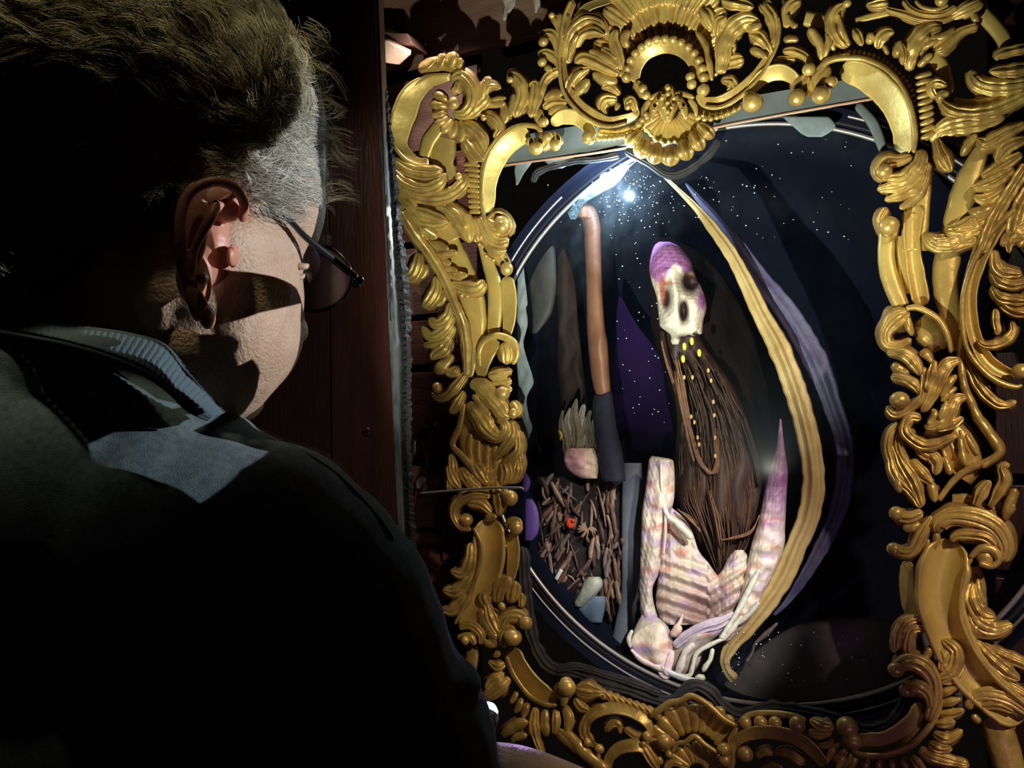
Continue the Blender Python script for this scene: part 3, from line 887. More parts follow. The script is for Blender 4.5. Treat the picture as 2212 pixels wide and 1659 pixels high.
# ================================================================ relief pieces
def relief(name, rows, m, w=-.1, bulge=.03, feat=None, colf=None, parent=None, nx=24, step=6, back=.5, col=None, p=.5):
    """a solid piece given by its left and right edge on each row; rows: (py, xl, xr[, dw mm])"""
    R = np.array([(r[0], r[1], r[2], (r[3] if len(r) > 3 else 0)) for r in rows], float)
    n = max(4, int((R[-1,0]-R[0,0])/step)); ys = np.linspace(R[0,0], R[-1,0], n+1)
    # smooth interpolation
    def interp(c):
        L = catmull([(r[0], r[c], 0) for r in R], 3); return np.interp(ys, L[:,0], L[:,1])
    xl, xr, dw = interp(1), interp(2), interp(3)*.001
    s = np.sin(np.linspace(-1, 1, nx+1)*math.pi/2)
    PX = (xl+xr)[:,None]/2+s[None]*((xr-xl)/2)[:,None]; PY = np.repeat(ys[:,None], nx+1, 1)
    hw = (xr-xl)/2; prof_ = np.clip(1-s*s, 0, 1)**p
    WW = w+dw[:,None]+bulge*prof_[None]*np.clip(hw/hw.max(), .1, 1)[:,None]
    if feat is not None: WW = WW+feat(PX, PY, s[None]*np.ones_like(PX))*.001
    Fp = PWa(PX, PY, WW); Bk = PWa(PX, PY, np.minimum(w+dw[:,None]-bulge*back*prof_[None]-.002, WW-.001))
    mb = MB(); a = nx+1
    C1 = colf(PX, PY).reshape(-1, 3) if colf is not None else (col or (1,1,1))
    fs = [(i*a+j, (i+1)*a+j, (i+1)*a+j+1, i*a+j+1) for i in range(n) for j in range(nx)]
    off = a*(n+1); fb = [(off+f[0], off+f[3], off+f[2], off+f[1]) for f in fs]
    side = []
    for i in range(n):
        side += [(i*a, off+i*a, off+(i+1)*a, (i+1)*a), (i*a+nx, (i+1)*a+nx, off+(i+1)*a+nx, off+i*a+nx)]
    for j in range(nx):
        side += [(j, j+1, off+j+1, off+j), (n*a+j, off+n*a+j, off+n*a+j+1, n*a+j+1)]
    V = np.concatenate([Fp.reshape(-1,3), Bk.reshape(-1,3)])
    C = np.concatenate([C1, C1]) if not isinstance(C1, tuple) else C1
    mb.add(V, fs+fb+side, C)
    return mb.build(name, m, parent)
def gs(X, Y, cx, cy, rx, ry, a=0):
    c, s = math.cos(a), math.sin(a); dx, dy = X-cx, Y-cy
    return np.exp(-(((dx*c+dy*s)/rx)**2+((-dx*s+dy*c)/ry)**2))
def nz(X, Y, sc, seed=0):
    """cheap smooth noise from summed sines"""
    r = np.random.RandomState(seed); o = 0
    for k in range(7):
        a = r.uniform(0, 6.28); f = r.uniform(.6, 1.9)/sc; o = o+np.sin((X*math.cos(a)+Y*math.sin(a))*f*6.28+r.uniform(0, 6.28))
    return o/3.
def wslab(mb, quad, w, th, col=None):
    """a board: four pixel corners on the plane w, th thick, away from the viewer"""
    f = [PW(x, y, w) for x, y in quad]; b = [PW(x, y, w) for x, y in quad]
    b = [tuple(np.array(p)-NW*th) for p in b]
    mb.add(f+b, [(0,3,2,1), (4,5,6,7), (0,1,5,4), (1,2,6,5), (2,3,7,6), (3,0,4,7)], col)
def bevel(o, wd=.0015, seg=2):
    b = o.modifiers.new('bevel', 'BEVEL'); b.width = wd; b.segments = seg; b.limit_method = 'ANGLE'; return o

# ================================================================ the board wall
wall = empty('wall_back', PW(1100, 1659, -.12)); tag(wall, 'wall of red-brown stained boards with dark gaps behind the gilded frame', kind='structure')
WB = -.12
VX, VY = -2190., 910.
def hl(y0, x):  # a horizontal line of the wall, given by its height at x=950
    return VY+(y0-VY)*(x-VX)/(950-VX)
gaps = [(-240, -222), (128, 158), (318, 333), (516, 530), (677, 690), (786, 803), (992, 1009), (1142, 1154), (1300, 1314), (1460, 1474), (1620, 1634), (1800, 1815)]
for i in range(len(gaps)-1):
    ya, yb = gaps[i][1], gaps[i+1][0]
    top = i < 2
    for (xa, xb) in ([(540, 2560)] if i == 0 else [(540, 1030)] + [(2150, 2560)]):
        mb = MB(); wslab(mb, [(xa, hl(ya, xa)), (xb, hl(ya, xb)), (xb, hl(yb, xb)), (xa, hl(yb, xa))], WB+random.uniform(-.002, .002), .018)
        o = mb.build('plank', post_m2 if xa > 2000 else plank_m2 if i in (0, 1, 3, 6) else plank_m, wall, False); bevel(o)  # right-hand boards get near-black wood: darkness there put into the colour
mb = MB(); wslab(mb, [(450, hl(-600, 450)), (1030, hl(-600, 1030)), (1030, hl(2100, 1030)), (450, hl(2100, 450))], WB-.05, .02)
wslab(mb, [(2135, hl(-600, 2135)), (2700, hl(-600, 2700)), (2700, hl(2100, 2700)), (2135, hl(2100, 2135))], WB-.05, .02)
wslab(mb, [(1085, hl(-600, 1085)), (2135, hl(-600, 2135)), (2135, hl(150, 2135)), (1085, hl(150, 1085))], WB-.05, .02)
mb.build('backing_sheet', black_m, wall, False)
# battens crossing the boards
mb = MB(); wslab(mb, [(948, 1005), (975, 1005), (985, 1300), (958, 1300)], WB+.006, .006); bevel(mb.build('batten', plank_m, wall, False))
mb = MB(); wslab(mb, [(955, 1190), (1040, 1192), (1040, 1212), (955, 1210)], WB+.010, .006); bevel(mb.build('batten', plank_m, wall, False))
mb = MB(); wslab(mb, [(985, 880), (1010, 880), (1010, 1000), (985, 1000)], WB+.006, .006); bevel(mb.build('batten', plank_m, wall, False))
# cut end of a pale timber, top left
mb = MB()
q = [(800, 88), (838, 90), (888, 118), (862, 141), (806, 132)]
f = [PW(x, y, -.03) for x, y in q]; b = [PW(x+4, y-30, -.115) for x, y in q]
mb.add(f+b, [(4,3,2,1,0)]+[(5,6,7,8,9)]+[(i, (i+1)%5, 5+(i+1)%5, 5+i) for i in range(5)])
pale = mat('sawn_timber', (.75, .55, .42), .7, 0, .5, 90, color2=(.62, .42, .30), vscale=30)
o = bevel(mb.build('timber_end', pale, None, False)); tag(o, 'pale sawn end of a timber sticking out beside the dark post at the top', 'timber')
mb = MB(); wslab(mb, [(790, 66), (880, 72), (892, 98), (790, 92)], -.05, .05)
o = bevel(mb.build('timber_block', plank_m2, None, False)); tag(o, 'dark brown block of wood resting on the pale timber end', 'timber')
# torn paper scraps at the top
paper = mat('torn_paper', (.42, .38, .34), .9, 0, .5, 80, var=.4, vscale=50)
for i, rows in enumerate([[(-30,1086,1112),(0,1086,1114),(12,1090,1112),(24,1088,1104),(34,1086,1098),(44,1086,1092)], [(-30,1150,1172),(-5,1152,1172),(10,1153,1168),(20,1155,1162),(28,1156,1159)]]):
    o = relief('paper_scrap', rows, paper, WB+.008, .003, lambda X, Y, S: nz(X, Y, 20, 4)*1.2, nx=8, step=4)
    tag(o, ['ragged wider scrap of pale paper stuck to the top board', 'narrow pointed scrap of pale paper stuck to the top board'][i], 'paper')
# small bracket with wires
br = empty('wire_bracket', PW(900, 960, WB)); tag(br, 'small dark metal bracket with a pale screw holding red wires on the board wall', 'bracket')
mb = MB(); stroke(mb, [(893, 960, 7), (912, 938, 9), (932, 915, 11)], 'b', WB+.012, 1, (0,0)); mb.build('plate', metal_m, br)
mb = MB(); ball(mb, 921, 922, 5, WB+.022, .6); mb.build('screw_head', grey_metal, br)
mb = MB(); stroke(mb, [(894, 950, 5), (894, 985, 5)], 'r', WB+.018, 1); mb.build('spring', grey_metal, br)
wire = mat('red_wire', (.35, .02, .05), .4); wirep = mat('dark_wire', (.05, .03, .06), .4)
def tube(name, pts, rpx, w, m, parent=None, step=4):
    mb = MB(); stroke(mb, [(x, y, rpx, (z[0] if z else 0)) for x, y, *z in pts], 'r', w, 1.2, (1,1), step=step, thick=.002, wob=0); return mb.build(name, m, parent)
w1 = tube('red_wire', [(908, 945), (918, 975), (922, 1005), (912, 1035), (900, 1060), (896, 1090)], 2.2, WB+.015, wire); tag(w1, 'red wire hanging from the bracket down the boards', 'wire')
w1 = tube('dark_wire', [(915, 940), (926, 980), (928, 1015), (915, 1045), (898, 1080), (893, 1120)], 1.8, WB+.013, wirep); tag(w1, 'dark violet wire looping beside the red one', 'wire')
w1 = relief('wire_connector', [(1030,908,918),(1038,900,920),(1048,898,914),(1056,900,908)], mat('white_plastic', (.6,.56,.55), .4), WB+.02, .006, nx=8, step=2); tag(w1, 'small white plastic wire connector beside the torn post edge', 'connector')
w1 = tube('metal_rod', [(905, 1066), (1000, 1058), (1060, 1054), (1125, 1054), (1129, 1060)], 2.6, .045, grey_metal); tag(w1, 'thin grey metal rod crossing in front of the left side of the frame', 'rod')

# ================================================================ round mirror in its dark case
DCX, DCY, DR = 1582., 893., .420
mir = empty('round_mirror', PW(DCX, 1500, -.05)); tag(mir, 'dark bulging round mirror glass with a thin metal rim inside the gilded frame', 'mirror')
DC = Vector(PW(DCX, DCY, -.045)); ZV = Vector((0, 0, 1))
def dpt(r, a, w): return DC+UW*(r*math.cos(a))+ZV*(r*math.sin(a))+NWV*w
# case: a drum open to the front
mb = MB(); N_ = 72; rr = DR+.022
for w, r in ((.030, rr), (-.30, rr), (-.30, 0.001)):
    for i in range(N_): mb.v.append(tuple(dpt(r, 2*math.pi*i/N_, w))); mb.c.append((1,1,1))
for k in range(2):
    for i in range(N_):
        j = (i+1) % N_; mb.f.append((k*N_+i, k*N_+j, (k+1)*N_+j, (k+1)*N_+i))
mb.build('case_drum', case_m, mir)
# black board around the glass behind the frame
mb = MB()
for w in (.034, .026):
    for r in (DR-.002, rr+.012):
        for i in range(N_): mb.v.append(tuple(dpt(r, 2*math.pi*i/N_, w-.03))); mb.c.append((1,1,1))
for i in range(N_):
    j = (i+1) % N_
    mb.f += [(i, j, N_+j, N_+i), (2*N_+i, 3*N_+i, 3*N_+j, 2*N_+j), (i, 2*N_+i, 2*N_+j, j)]
mb.build('case_board', case_m, mir)
def ring(name, r, rt, w, m, a0=0, a1=360, seg=160, parent=mir):
    mb = MB(); n = seg; k = 8; full = a1-a0 >= 360
    for i in range(n+1):
        a = math.radians(a0+(a1-a0)*i/n)
        for j in range(k):
            b = 2*math.pi*j/k; mb.v.append(tuple(dpt(r+rt*math.cos(b), a, w+rt*math.sin(b)))); mb.c.append((1,1,1))
    for i in range(n):
        for j in range(k): mb.f.append((i*k+j, (i+1)*k+j, (i+1)*k+(j+1)%k, i*k+(j+1)%k))
    return mb.build(name, m, parent)
rim_m = mat('satin_rim', (.42, .40, .40), .35, .7)
ring('rim', DR, .0035, .004, rim_m)
ring('outer_rim', DR+.020, .0022, .004, rim_m, 20, 69)
ring('outer_rim', DR+.020, .0022, .004, rim_m, 128, 146)
ring('outer_rim', DR+.018, .0020, .004, rim_m, 205, 345)
ring('gasket_ring', DR+.010, .007, -.002, black_m)
# glass: a shallow dome, lightly dusted, with the lamp's halo painted in as haze
glass = bpy.data.materials.new('smudged_glass'); glass.use_nodes = True; nt = glass.node_tree; nt.nodes.clear()
out = nt.nodes.new('ShaderNodeOutputMaterial'); tr = nt.nodes.new('ShaderNodeBsdfTransparent'); gl = nt.nodes.new('ShaderNodeBsdfGlossy'); mx = nt.nodes.new('ShaderNodeMixShader')
gl2 = nt.nodes.new('ShaderNodeBsdfGlossy'); gl2.inputs['Roughness'].default_value = .30; gl2.inputs['Color'].default_value = (.55, .75, 1, 1)
mx2 = nt.nodes.new('ShaderNodeMixShader'); mx2.inputs[0].default_value = .35
gl.inputs['Roughness'].default_value = .14; fr = nt.nodes.new('ShaderNodeFresnel'); fr.inputs[0].default_value = 1.22
tr.inputs[0].default_value = (.97, .97, 1, 1)
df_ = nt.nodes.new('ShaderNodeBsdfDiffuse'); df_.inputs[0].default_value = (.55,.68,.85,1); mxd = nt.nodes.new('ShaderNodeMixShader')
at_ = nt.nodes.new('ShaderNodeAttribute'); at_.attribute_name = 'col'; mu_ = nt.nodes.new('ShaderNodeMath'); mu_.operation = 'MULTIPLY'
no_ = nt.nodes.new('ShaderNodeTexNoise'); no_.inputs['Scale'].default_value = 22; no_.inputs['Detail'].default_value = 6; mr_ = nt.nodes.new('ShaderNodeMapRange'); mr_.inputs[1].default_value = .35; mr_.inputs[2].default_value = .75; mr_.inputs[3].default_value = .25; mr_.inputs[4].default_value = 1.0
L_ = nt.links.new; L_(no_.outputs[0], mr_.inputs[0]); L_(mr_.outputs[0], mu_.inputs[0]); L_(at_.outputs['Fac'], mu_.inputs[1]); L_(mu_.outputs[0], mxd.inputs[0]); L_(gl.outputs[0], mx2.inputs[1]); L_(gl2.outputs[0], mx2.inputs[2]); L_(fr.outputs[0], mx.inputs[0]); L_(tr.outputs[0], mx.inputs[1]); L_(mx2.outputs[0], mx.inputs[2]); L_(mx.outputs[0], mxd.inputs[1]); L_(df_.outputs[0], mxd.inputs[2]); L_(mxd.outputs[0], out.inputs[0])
mb = MB(); nr_, na_ = 40, 160; mb.v.append(tuple(dpt(0, 0, .028))); mb.c.append((1,1,1))
for i in range(1, nr_+1):
    t = i/nr_; w = .028*(1-t**2.2)
    for j in range(na_): mb.v.append(tuple(dpt(DR*t, 2*math.pi*j/na_, w))); mb.c.append((1,1,1))
for j in range(na_): mb.f.append((0, 1+j, 1+(j+1)%na_))
for i in range(nr_-1):
    for j in range(na_):
        a = 1+i*na_+j; b = 1+i*na_+(j+1)%na_; mb.f.append((a, a+na_, b+na_, b))
for i_, v_ in enumerate(mb.v):   # thin dust plus painted haze: the lamp's halo, upper arcs, lower slope
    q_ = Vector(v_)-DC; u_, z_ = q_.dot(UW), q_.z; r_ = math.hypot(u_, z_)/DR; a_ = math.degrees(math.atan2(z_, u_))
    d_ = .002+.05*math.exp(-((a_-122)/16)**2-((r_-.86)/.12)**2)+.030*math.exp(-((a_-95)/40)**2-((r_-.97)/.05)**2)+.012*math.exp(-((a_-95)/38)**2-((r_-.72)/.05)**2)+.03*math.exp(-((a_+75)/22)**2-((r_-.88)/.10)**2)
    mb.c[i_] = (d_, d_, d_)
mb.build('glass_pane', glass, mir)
# dust flecks on the glass
dust_m = mat('dust_fleck', (.65, .75, .85), .3, .2)
mb = MB(); rnd = random.Random(5)
def fleck(px, py, r):
    # find point on dome along the sight line (two fixed-point steps)
    w = -.02
    for _ in range(3):
        p = Vector(PW(px, py, w)); q = p-DC; rad = math.hypot(q.dot(UW), q.z); w = -.045+.028*(1-min(rad/DR, 1)**2.2)+.001
    ball(mb, px, py, r, w, .4, rows=4, seg=6)
for i in range(190):
    x = rnd.gauss(1365, 70); y = rnd.gauss(420, 38)
    fleck(x, y, rnd.uniform(.5, 1.2)*(2 if rnd.random() < .18 else 1))
for i in range(55): fleck(rnd.uniform(1500, 1850), rnd.uniform(300, 520)-(0 if rnd.random() < .5 else 60)*0, rnd.uniform(.6, 1.7))
for i in range(60): fleck(rnd.uniform(1560, 1900), rnd.uniform(1360, 1480), rnd.uniform(.6, 1.9))
for i in range(50): fleck(rnd.uniform(1330, 1450), rnd.uniform(480, 950), rnd.uniform(.5, 1.6))
o = mb.build('dust', dust_m, mir); o['kind'] = 'stuff'

# black foam seal between frame and glass
def sealp(name, pts, hw, w, label=None):
    mb = MB(); stroke(mb, [(x, y, hw) for x, y in pts], 'f', w, 1.1, (1,1), nfl=3, wob=.3); mb.build(name, foam_m, sealo)
sealo = empty('foam_seal', PW(1500, 1530, -.01)); tag(sealo, 'lumpy black foam seal running between the gilded frame and the round mirror', 'seal')
sealp('seal_strip', [(1128, 1180), (1135, 1290), (1150, 1380), (1185, 1440), (1240, 1452), (1300, 1475), (1360, 1490), (1420, 1512), (1455, 1516), (1480, 1492), (1505, 1482), (1535, 1496), (1565, 1530), (1600, 1546), (1660, 1530), (1720, 1535), (1790, 1550), (1835, 1568), (1880, 1580), (1925, 1562), (1955, 1520), (1960, 1480)], 16, -.012)
sealp('seal_strip', [(1200, 1448), (1245, 1440), (1310, 1458), (1375, 1478), (1430, 1500)], 9, -.004)
sealp('seal_strip', [(1150, 395), (1165, 370), (1230, 350), (1290, 345), (1340, 335)], 8, -.018)
sealp('seal_strip', [(1350, 325), (1400, 352), (1440, 378), (1480, 372), (1530, 335), (1555, 300)], 9, -.010)
# reflection of the frame's back, built as a grey band with peach edge
grey_band_m = mat('grey_lip', (.16, .19, .20), .5, 0, .2, 60, var=.3, vscale=20)
mb = MB(); wslab(mb, [(1085, 345), (1900, 150), (1895, 212), (1560, 272), (1085, 358)], -.016, .008) if False else None
mb = MB(); f = [PW(x, y, -.014) for x, y in [(1080, 300), (1900, 160), (1890, 212), (1080, 360)]]; b = [tuple(np.array(p)-NW*.008) for p in f]
mb.add(f+b, [(0,3,2,1), (4,5,6,7), (0,1,5,4), (1,2,6,5), (2,3,7,6), (3,0,4,7)])
refl_band = empty('grey_ledge', PW(1490, 330, -.014)); tag(refl_band, 'grey painted ledge with a thin copper edge under the top of the frame', 'ledge')
mb.build('board', grey_band_m, refl_band, False)
peach = mat('copper_edge', (.75, .42, .28), .35, .4)
mb = MB(); stroke(mb, [(1090, 357, 2.5), (1350, 320, 2.6), (1580, 268, 2.8), (1886, 213, 3.0)], 'b', -.012, 1, (0,0), thick=.003, wob=0); mb.build('copper_edge', peach, refl_band)
grey_s = mat('grey_scrap', (.22, .28, .31), .6, 0, .3, 60, var=.35, vscale=30)
for rows, lb in [([(350,1115,1150),(362,1112,1142),(375,1112,1132),(390,1114,1124),(400,1114,1118)], 'pointed grey paint run below the ledge at the left corner'),
                 ([(340,1172,1240),(350,1178,1235),(358,1190,1225),(364,1200,1215)], 'rounded grey paint run below the ledge left of the pendant shell'),
                 ([(252,1690,1790),(262,1700,1800),(275,1715,1805),(288,1730,1790),(296,1745,1775)], 'rounded grey paint run below the ledge at its right')]:
    o = relief('paint_run', rows, grey_s, -.017, .003, nx=10, step=4); tag(o, lb, 'paint run')  # grey shapes hanging from the reflected band
mb = MB(); stroke(mb, [(1850, 225, 10), (1885, 265, 13), (1905, 315, 11), (1912, 345, 5)], 'b', -.015, 1, thick=.003); o = mb.build('grey_strip', grey_band_m, None); tag(o, 'curved grey strip inside the upper right cove of the frame', 'strip')

# ================================================================ what stands in the glass
# reflection of grey frame bits, built as a ragged strip down the left
def lj(X, Y, S): return nz(X, Y, 30, 9)*2
o = relief('torn_strip', [(545,1117,1128),(600,1118,1134),(655,1117,1140),(662,1118,1136),(700,1116,1140),(740,1118,1131),(770,1116,1137),(810,1118,1150),(830,1120,1152),(860,1118,1138),(900,1120,1143),(925,1121,1150),(960,1120,1136)], mat('pale_blue_paint', (.30, .37, .40), .6, 0, .4, 60, var=.3, vscale=40), -.052, .004, lj, nx=8)
tag(o, 'ragged pale blue strip down the left edge of the mirror', 'strip')
o = relief('violet_fold', [(1078,1136,1150),(1095,1134,1160),(1120,1134,1165),(1150,1134,1163),(1168,1134,1150)], mat('violet_fold', (.16,.09,.36), .6), -.05, .006, nx=8, step=4); tag(o, 'small violet fold at the lower left edge of the mirror', 'cloth')  # violet mirror reflections, built as small coloured reliefs
o = relief('violet_fold', [(1020,1128,1136),(1040,1128,1146),(1062,1128,1140)], MATS['violet_fold'], -.05, .006, nx=8, step=4); tag(o, 'smaller violet fold just above the other at the mirror edge', 'cloth')
slab_m = mat('grey_slab', (.085, .085, .085), .6, 0, .4, 60, var=.45, vscale=25)
o = relief('grey_slab', [(505,1168,1176),(530,1150,1195),(545,1145,1200),(600,1143,1202),(640,1146,1200),(680,1150,1190),(720,1150,1160)], slab_m, -.15, .012, lambda X, Y, S: 3*np.abs(((X-1168)*.5+(Y-560)*.3)/40 % 1-.5), nx=10)
tag(o, 'dark grey angular slab at the upper left inside the mirror', 'slab')
o = relief('brown_drape', [(520,1195,1215),(600,1200,1240),(700,1205,1250),(800,1205,1260),(900,1215,1270)], mat('brown_drape', (.045,.025,.018), .8, 0, .5, 40, var=.5, vscale=20), -.2, .02, lambda X, Y, S: 4*np.sin(X/6+nz(X, Y, 120, 2)), nx=20)
tag(o, 'dim brown hanging drape behind the raised arm in the mirror', 'drape')
# bare raised arm with dark sleeve
sk2 = mat('arm_skin', (.27, .135, .075), .5, 0, .3, 120, color2=(.20, .085, .05), vscale=20, sss=.05)
arm = empty('mirrored_person', PW(1305, 1000, -.1)); tag(arm, 'stretched bare forearm in a dark sleeve raised toward the light, seen in the mirror', 'person')
relief('forearm', [(432,1222,1262),(450,1240,1285),(480,1258,1296),(520,1262,1298),(600,1266,1300),(700,1268,1306),(735,1270,1312),(760,1272,1314),(800,1276,1316),(840,1283,1319),(858,1292,1318)], sk2, -.10, .022, lambda X, Y, S: 6*gs(X, Y, 1296, 735, 12, 40, .3)-3*gs(X, Y, 1285, 770, 8, 30), parent=arm, nx=20)
relief('sleeve', [(846,1287,1322),(870,1280,1326),(920,1282,1332),(980,1290,1345),(1040,1300,1352)], mat('dark_sleeve', (.012,.014,.03), .9, 0, .5, 90), -.104, .028, lambda X, Y, S: 1.5*nz(X, Y, 25, 3), parent=arm, nx=16)
hand = relief('hand', [(405,1232,1250),(418,1224,1262),(435,1220,1270),(452,1226,1276),(470,1244,1284)], sk2, -.094, .018, lambda X, Y, S: 4*np.abs(np.sin((X+Y*.4)/7)), parent=arm, nx=20, step=3)
# the torch in the raised hand
rt = empty('raised_flashlight', PW(1300, 420, -.05)); tag(rt, 'glaring flashlight held up by the raised hand behind the mirror glass', 'flashlight')
gem = mat('ice_lens', (.20,.36,.52), .3, 0, .8, 120, coat=.3)
relief('reflector', [(338,1366,1386),(345,1336,1380),(360,1310,1362),(380,1278,1348),(400,1262,1330),(420,1238,1295),(440,1226,1262),(458,1226,1252),(474,1232,1244)], gem, -.052, .012, lambda X, Y, S: 3*nz(X, Y, 16, 2), parent=rt, nx=24, step=3)
mb = MB(); ball(mb, 1312, 386, 20, -.046, .5, ry=17); ball(mb, 1332, 368, 12, -.046, .5); ball(mb, 1292, 398, 11, -.046, .5); mb.build('lamp_lens', mat('glare', (1,1,1), .3, emit=(.85,.96,1), estr=30), rt)
lamp('raised_lamp_glow', 'POINT', Vector(PW(1318, 388, -.002)), 2.2, (.62, .84, 1.0), None, .006)
# violet backcloth
o = relief('violet_cloth', [(640,1336,1342),(700,1330,1375),(770,1328,1425),(860,1326,1440),(960,1326,1458),(1060,1328,1440)], mat('violet_cloth', (.014,.005,.038), .9, 0, .3, 20, spec=.1), -.24, .01, lambda X, Y, S: 3*np.sin(X/18), nx=20)
tag(o, 'deep violet cloth hanging behind the skull figure', 'cloth')
# grey-blue post
o = relief('grey_post', [(1000,1345,1386),(1100,1343,1388),(1200,1343,1386),(1280,1342,1384),(1340,1330,1372),(1400,1318,1356),(1430,1318,1350)], mat('grey_post', (.16,.18,.22), .6, 0, .2, 40, var=.3, vscale=10), -.14, .012, nx=12)
tag(o, 'smooth blue grey post beside the heap of debris in the mirror', 'post')
# crested head above the debris
cr = empty('crested_head', PW(1250, 1040, -.13)); tag(cr, 'small pink faced head with a grey feathered crest above the debris', 'puppet')
for i, (x0, y0, x1, y1, h) in enumerate([(1222,985,1216,885,7),(1232,980,1232,880,8),(1245,975,1246,860,9),(1258,978,1262,872,9),(1270,980,1276,885,8),(1282,990,1285,900,6)]):
    mb = MB(); stroke(mb, [(x0, y0, h*1.1), (x0*.7+x1*.3+3, y0*.7+y1*.3, h*1.25), (x0*.3+x1*.7-5, y0*.3+y1*.7, h*.9), (x1, y1, h*.3)], 'f2', -.12-(i%2)*.006, 1.1, nfl=2, wob=.5, tip=2.2); mb.build('feather', mat('feather%d' % i, (.36, .36, .33) if i % 2 else (.22, .19, .13), .7, 0, .5, 120, var=.4, vscale=60), cr)
relief('face', [(968,1222,1284),(985,1218,1292),(1005,1220,1296),(1022,1234,1292),(1034,1256,1290)], vc_m, -.115, .016, lambda X, Y, S: 5*gs(X, Y, 1250, 1000, 10, 12)-4*gs(X, Y, 1230, 992, 5, 5)-4*gs(X, Y, 1272, 1005, 6, 8)+nz(X, Y, 12, 1), lambda X, Y: np.where((X > 1262)[...,None], np.array([.62,.48,.34]), np.array([.58,.34,.34])), parent=cr, nx=24, step=3)
mb = MB(); stroke(mb, [(1206,928,3),(1212,940,4),(1210,952,3)], 'r', -.11, 1.2); mb.build('earring', gold, cr)
# debris heap
deb_root = empty('debris_heap', PW(1250, 1320, -.14)); tag(deb_root, 'heap of brown sticks, bark and scraps at the lower left of the mirror', 'debris')
relief('mound', [(1030,1160,1345),(1100,1168,1350),(1200,1172,1348),(1260,1182,1345),(1310,1215,1335),(1345,1245,1325)], mat('mound', (.008,.005,.004), .9, 0, .6, 60), -.17, .02, lambda X, Y, S: 5*nz(X, Y, 40, 3), nx=30, parent=deb_root)
rnd = random.Random(11)
smats = [mat('stick%d' % i, c, .7, 0, .6, 120, var=.4, vscale=60) for i, c in enumerate([(.13,.07,.045), (.20,.11,.065), (.32,.22,.14), (.07,.04,.03), (.16,.13,.11)])]
for i in range(190):
    x = rnd.gauss(1200, 30) if i % 3 == 0 else rnd.gauss(1310, 22) if i % 3 == 1 else rnd.uniform(1168, 1342); y = rnd.uniform(1035, 1315)
    if not 1160 < x < 1346: continue
    if y > 1240 and x < 1190+(y-1240)*.5: continue
    ang = rnd.choice([-1.0, -.8, 1.35, 1.5, 1.6, 2.2, .9])+rnd.uniform(-.25, .25) if x < 1270 else rnd.uniform(1.3, 1.8)
    l = rnd.uniform(14, 75); hw = rnd.uniform(1.3, 5.5); dx, dy = math.cos(ang)*l, math.sin(ang)*l; bx, by = rnd.uniform(-4, 4), rnd.uniform(-4, 4)
    mb = MB(); stroke(mb, [(x-dx/2, y-dy/2, hw*.7), (x+bx, y+by, hw), (x+dx/2, y+dy/2, hw*.6)], rnd.choice('rv'), -.148+rnd.uniform(0, .02), 1.4, wob=.3)
    mb.build('stick', rnd.choice(smats), deb_root)
gem_m = mat('red_gem', (.75, .08, .03), .15, 0, coat=1)
mb = MB(); ball(mb, 1232, 1130, 9, -.118, .8, ry=12); ball(mb, 1238, 1124, 4, -.108, .8); o = mb.build('red_gem', gem_m); tag(o, 'bright red glass gem lying in the debris heap', 'gem')
mb = MB(); stroke(mb, [(1201,1252,4.5),(1213,1230,4.5)], 'b', -.115, 2, (0,0)); o = mb.build('white_tag', mat('white_tag', (.8,.8,.72), .5)); tag(o, 'small white bar lying on the sticks', 'tag')
mb = MB(); stroke(mb, [(1320,1032,8),(1334,1036,10),(1345,1030,5)], 'f', -.118, 1.5); stroke(mb, [(1334,1022,4),(1338,1036,6)], 'r', -.112, 1.5); o = mb.build('blue_flower', mat('pale_blue', (.32,.52,.60), .6)); tag(o, 'small pale blue petal shape beside the grey post', 'flower')
o = relief('pale_fish', [(1246,1270,1296),(1256,1262,1302),(1270,1256,1300),(1290,1246,1284),(1302,1240,1268),(1311,1242,1258)], mat('pale_fish', (.42,.46,.36), .45, 0, .5, 90, var=.25, vscale=60), -.118, .016, lambda X, Y, S: nz(X, Y, 14, 6), nx=14, step=3); tag(o, 'pale green fish-like bone at the bottom of the debris heap', 'bone')
o = relief('blue_rag', [(1288,1262,1306),(1300,1245,1308),(1320,1252,1306),(1345,1275,1300)], mat('blue_rag', (.16,.24,.32), .8, 0, .3, 50, var=.3, vscale=30), -.125, .012, lambda X, Y, S: 2*np.sin(X/7), nx=14, step=4); tag(o, 'dull blue rag below the pale bone', 'rag')
# hair-like tuft in the heap
mb = MB()
for i in range(16):
    a = rnd.uniform(0, 6.28); stroke(mb, [(1268, 1142, 1.5), (1268+12*math.cos(a), 1142+9*math.sin(a), 2), (1268+22*math.cos(a+.3), 1142+20*math.sin(a+.3)+4, 1)], 'r', -.122, 1.5)
mb.build('dry_tuft', smats[2], deb_root)

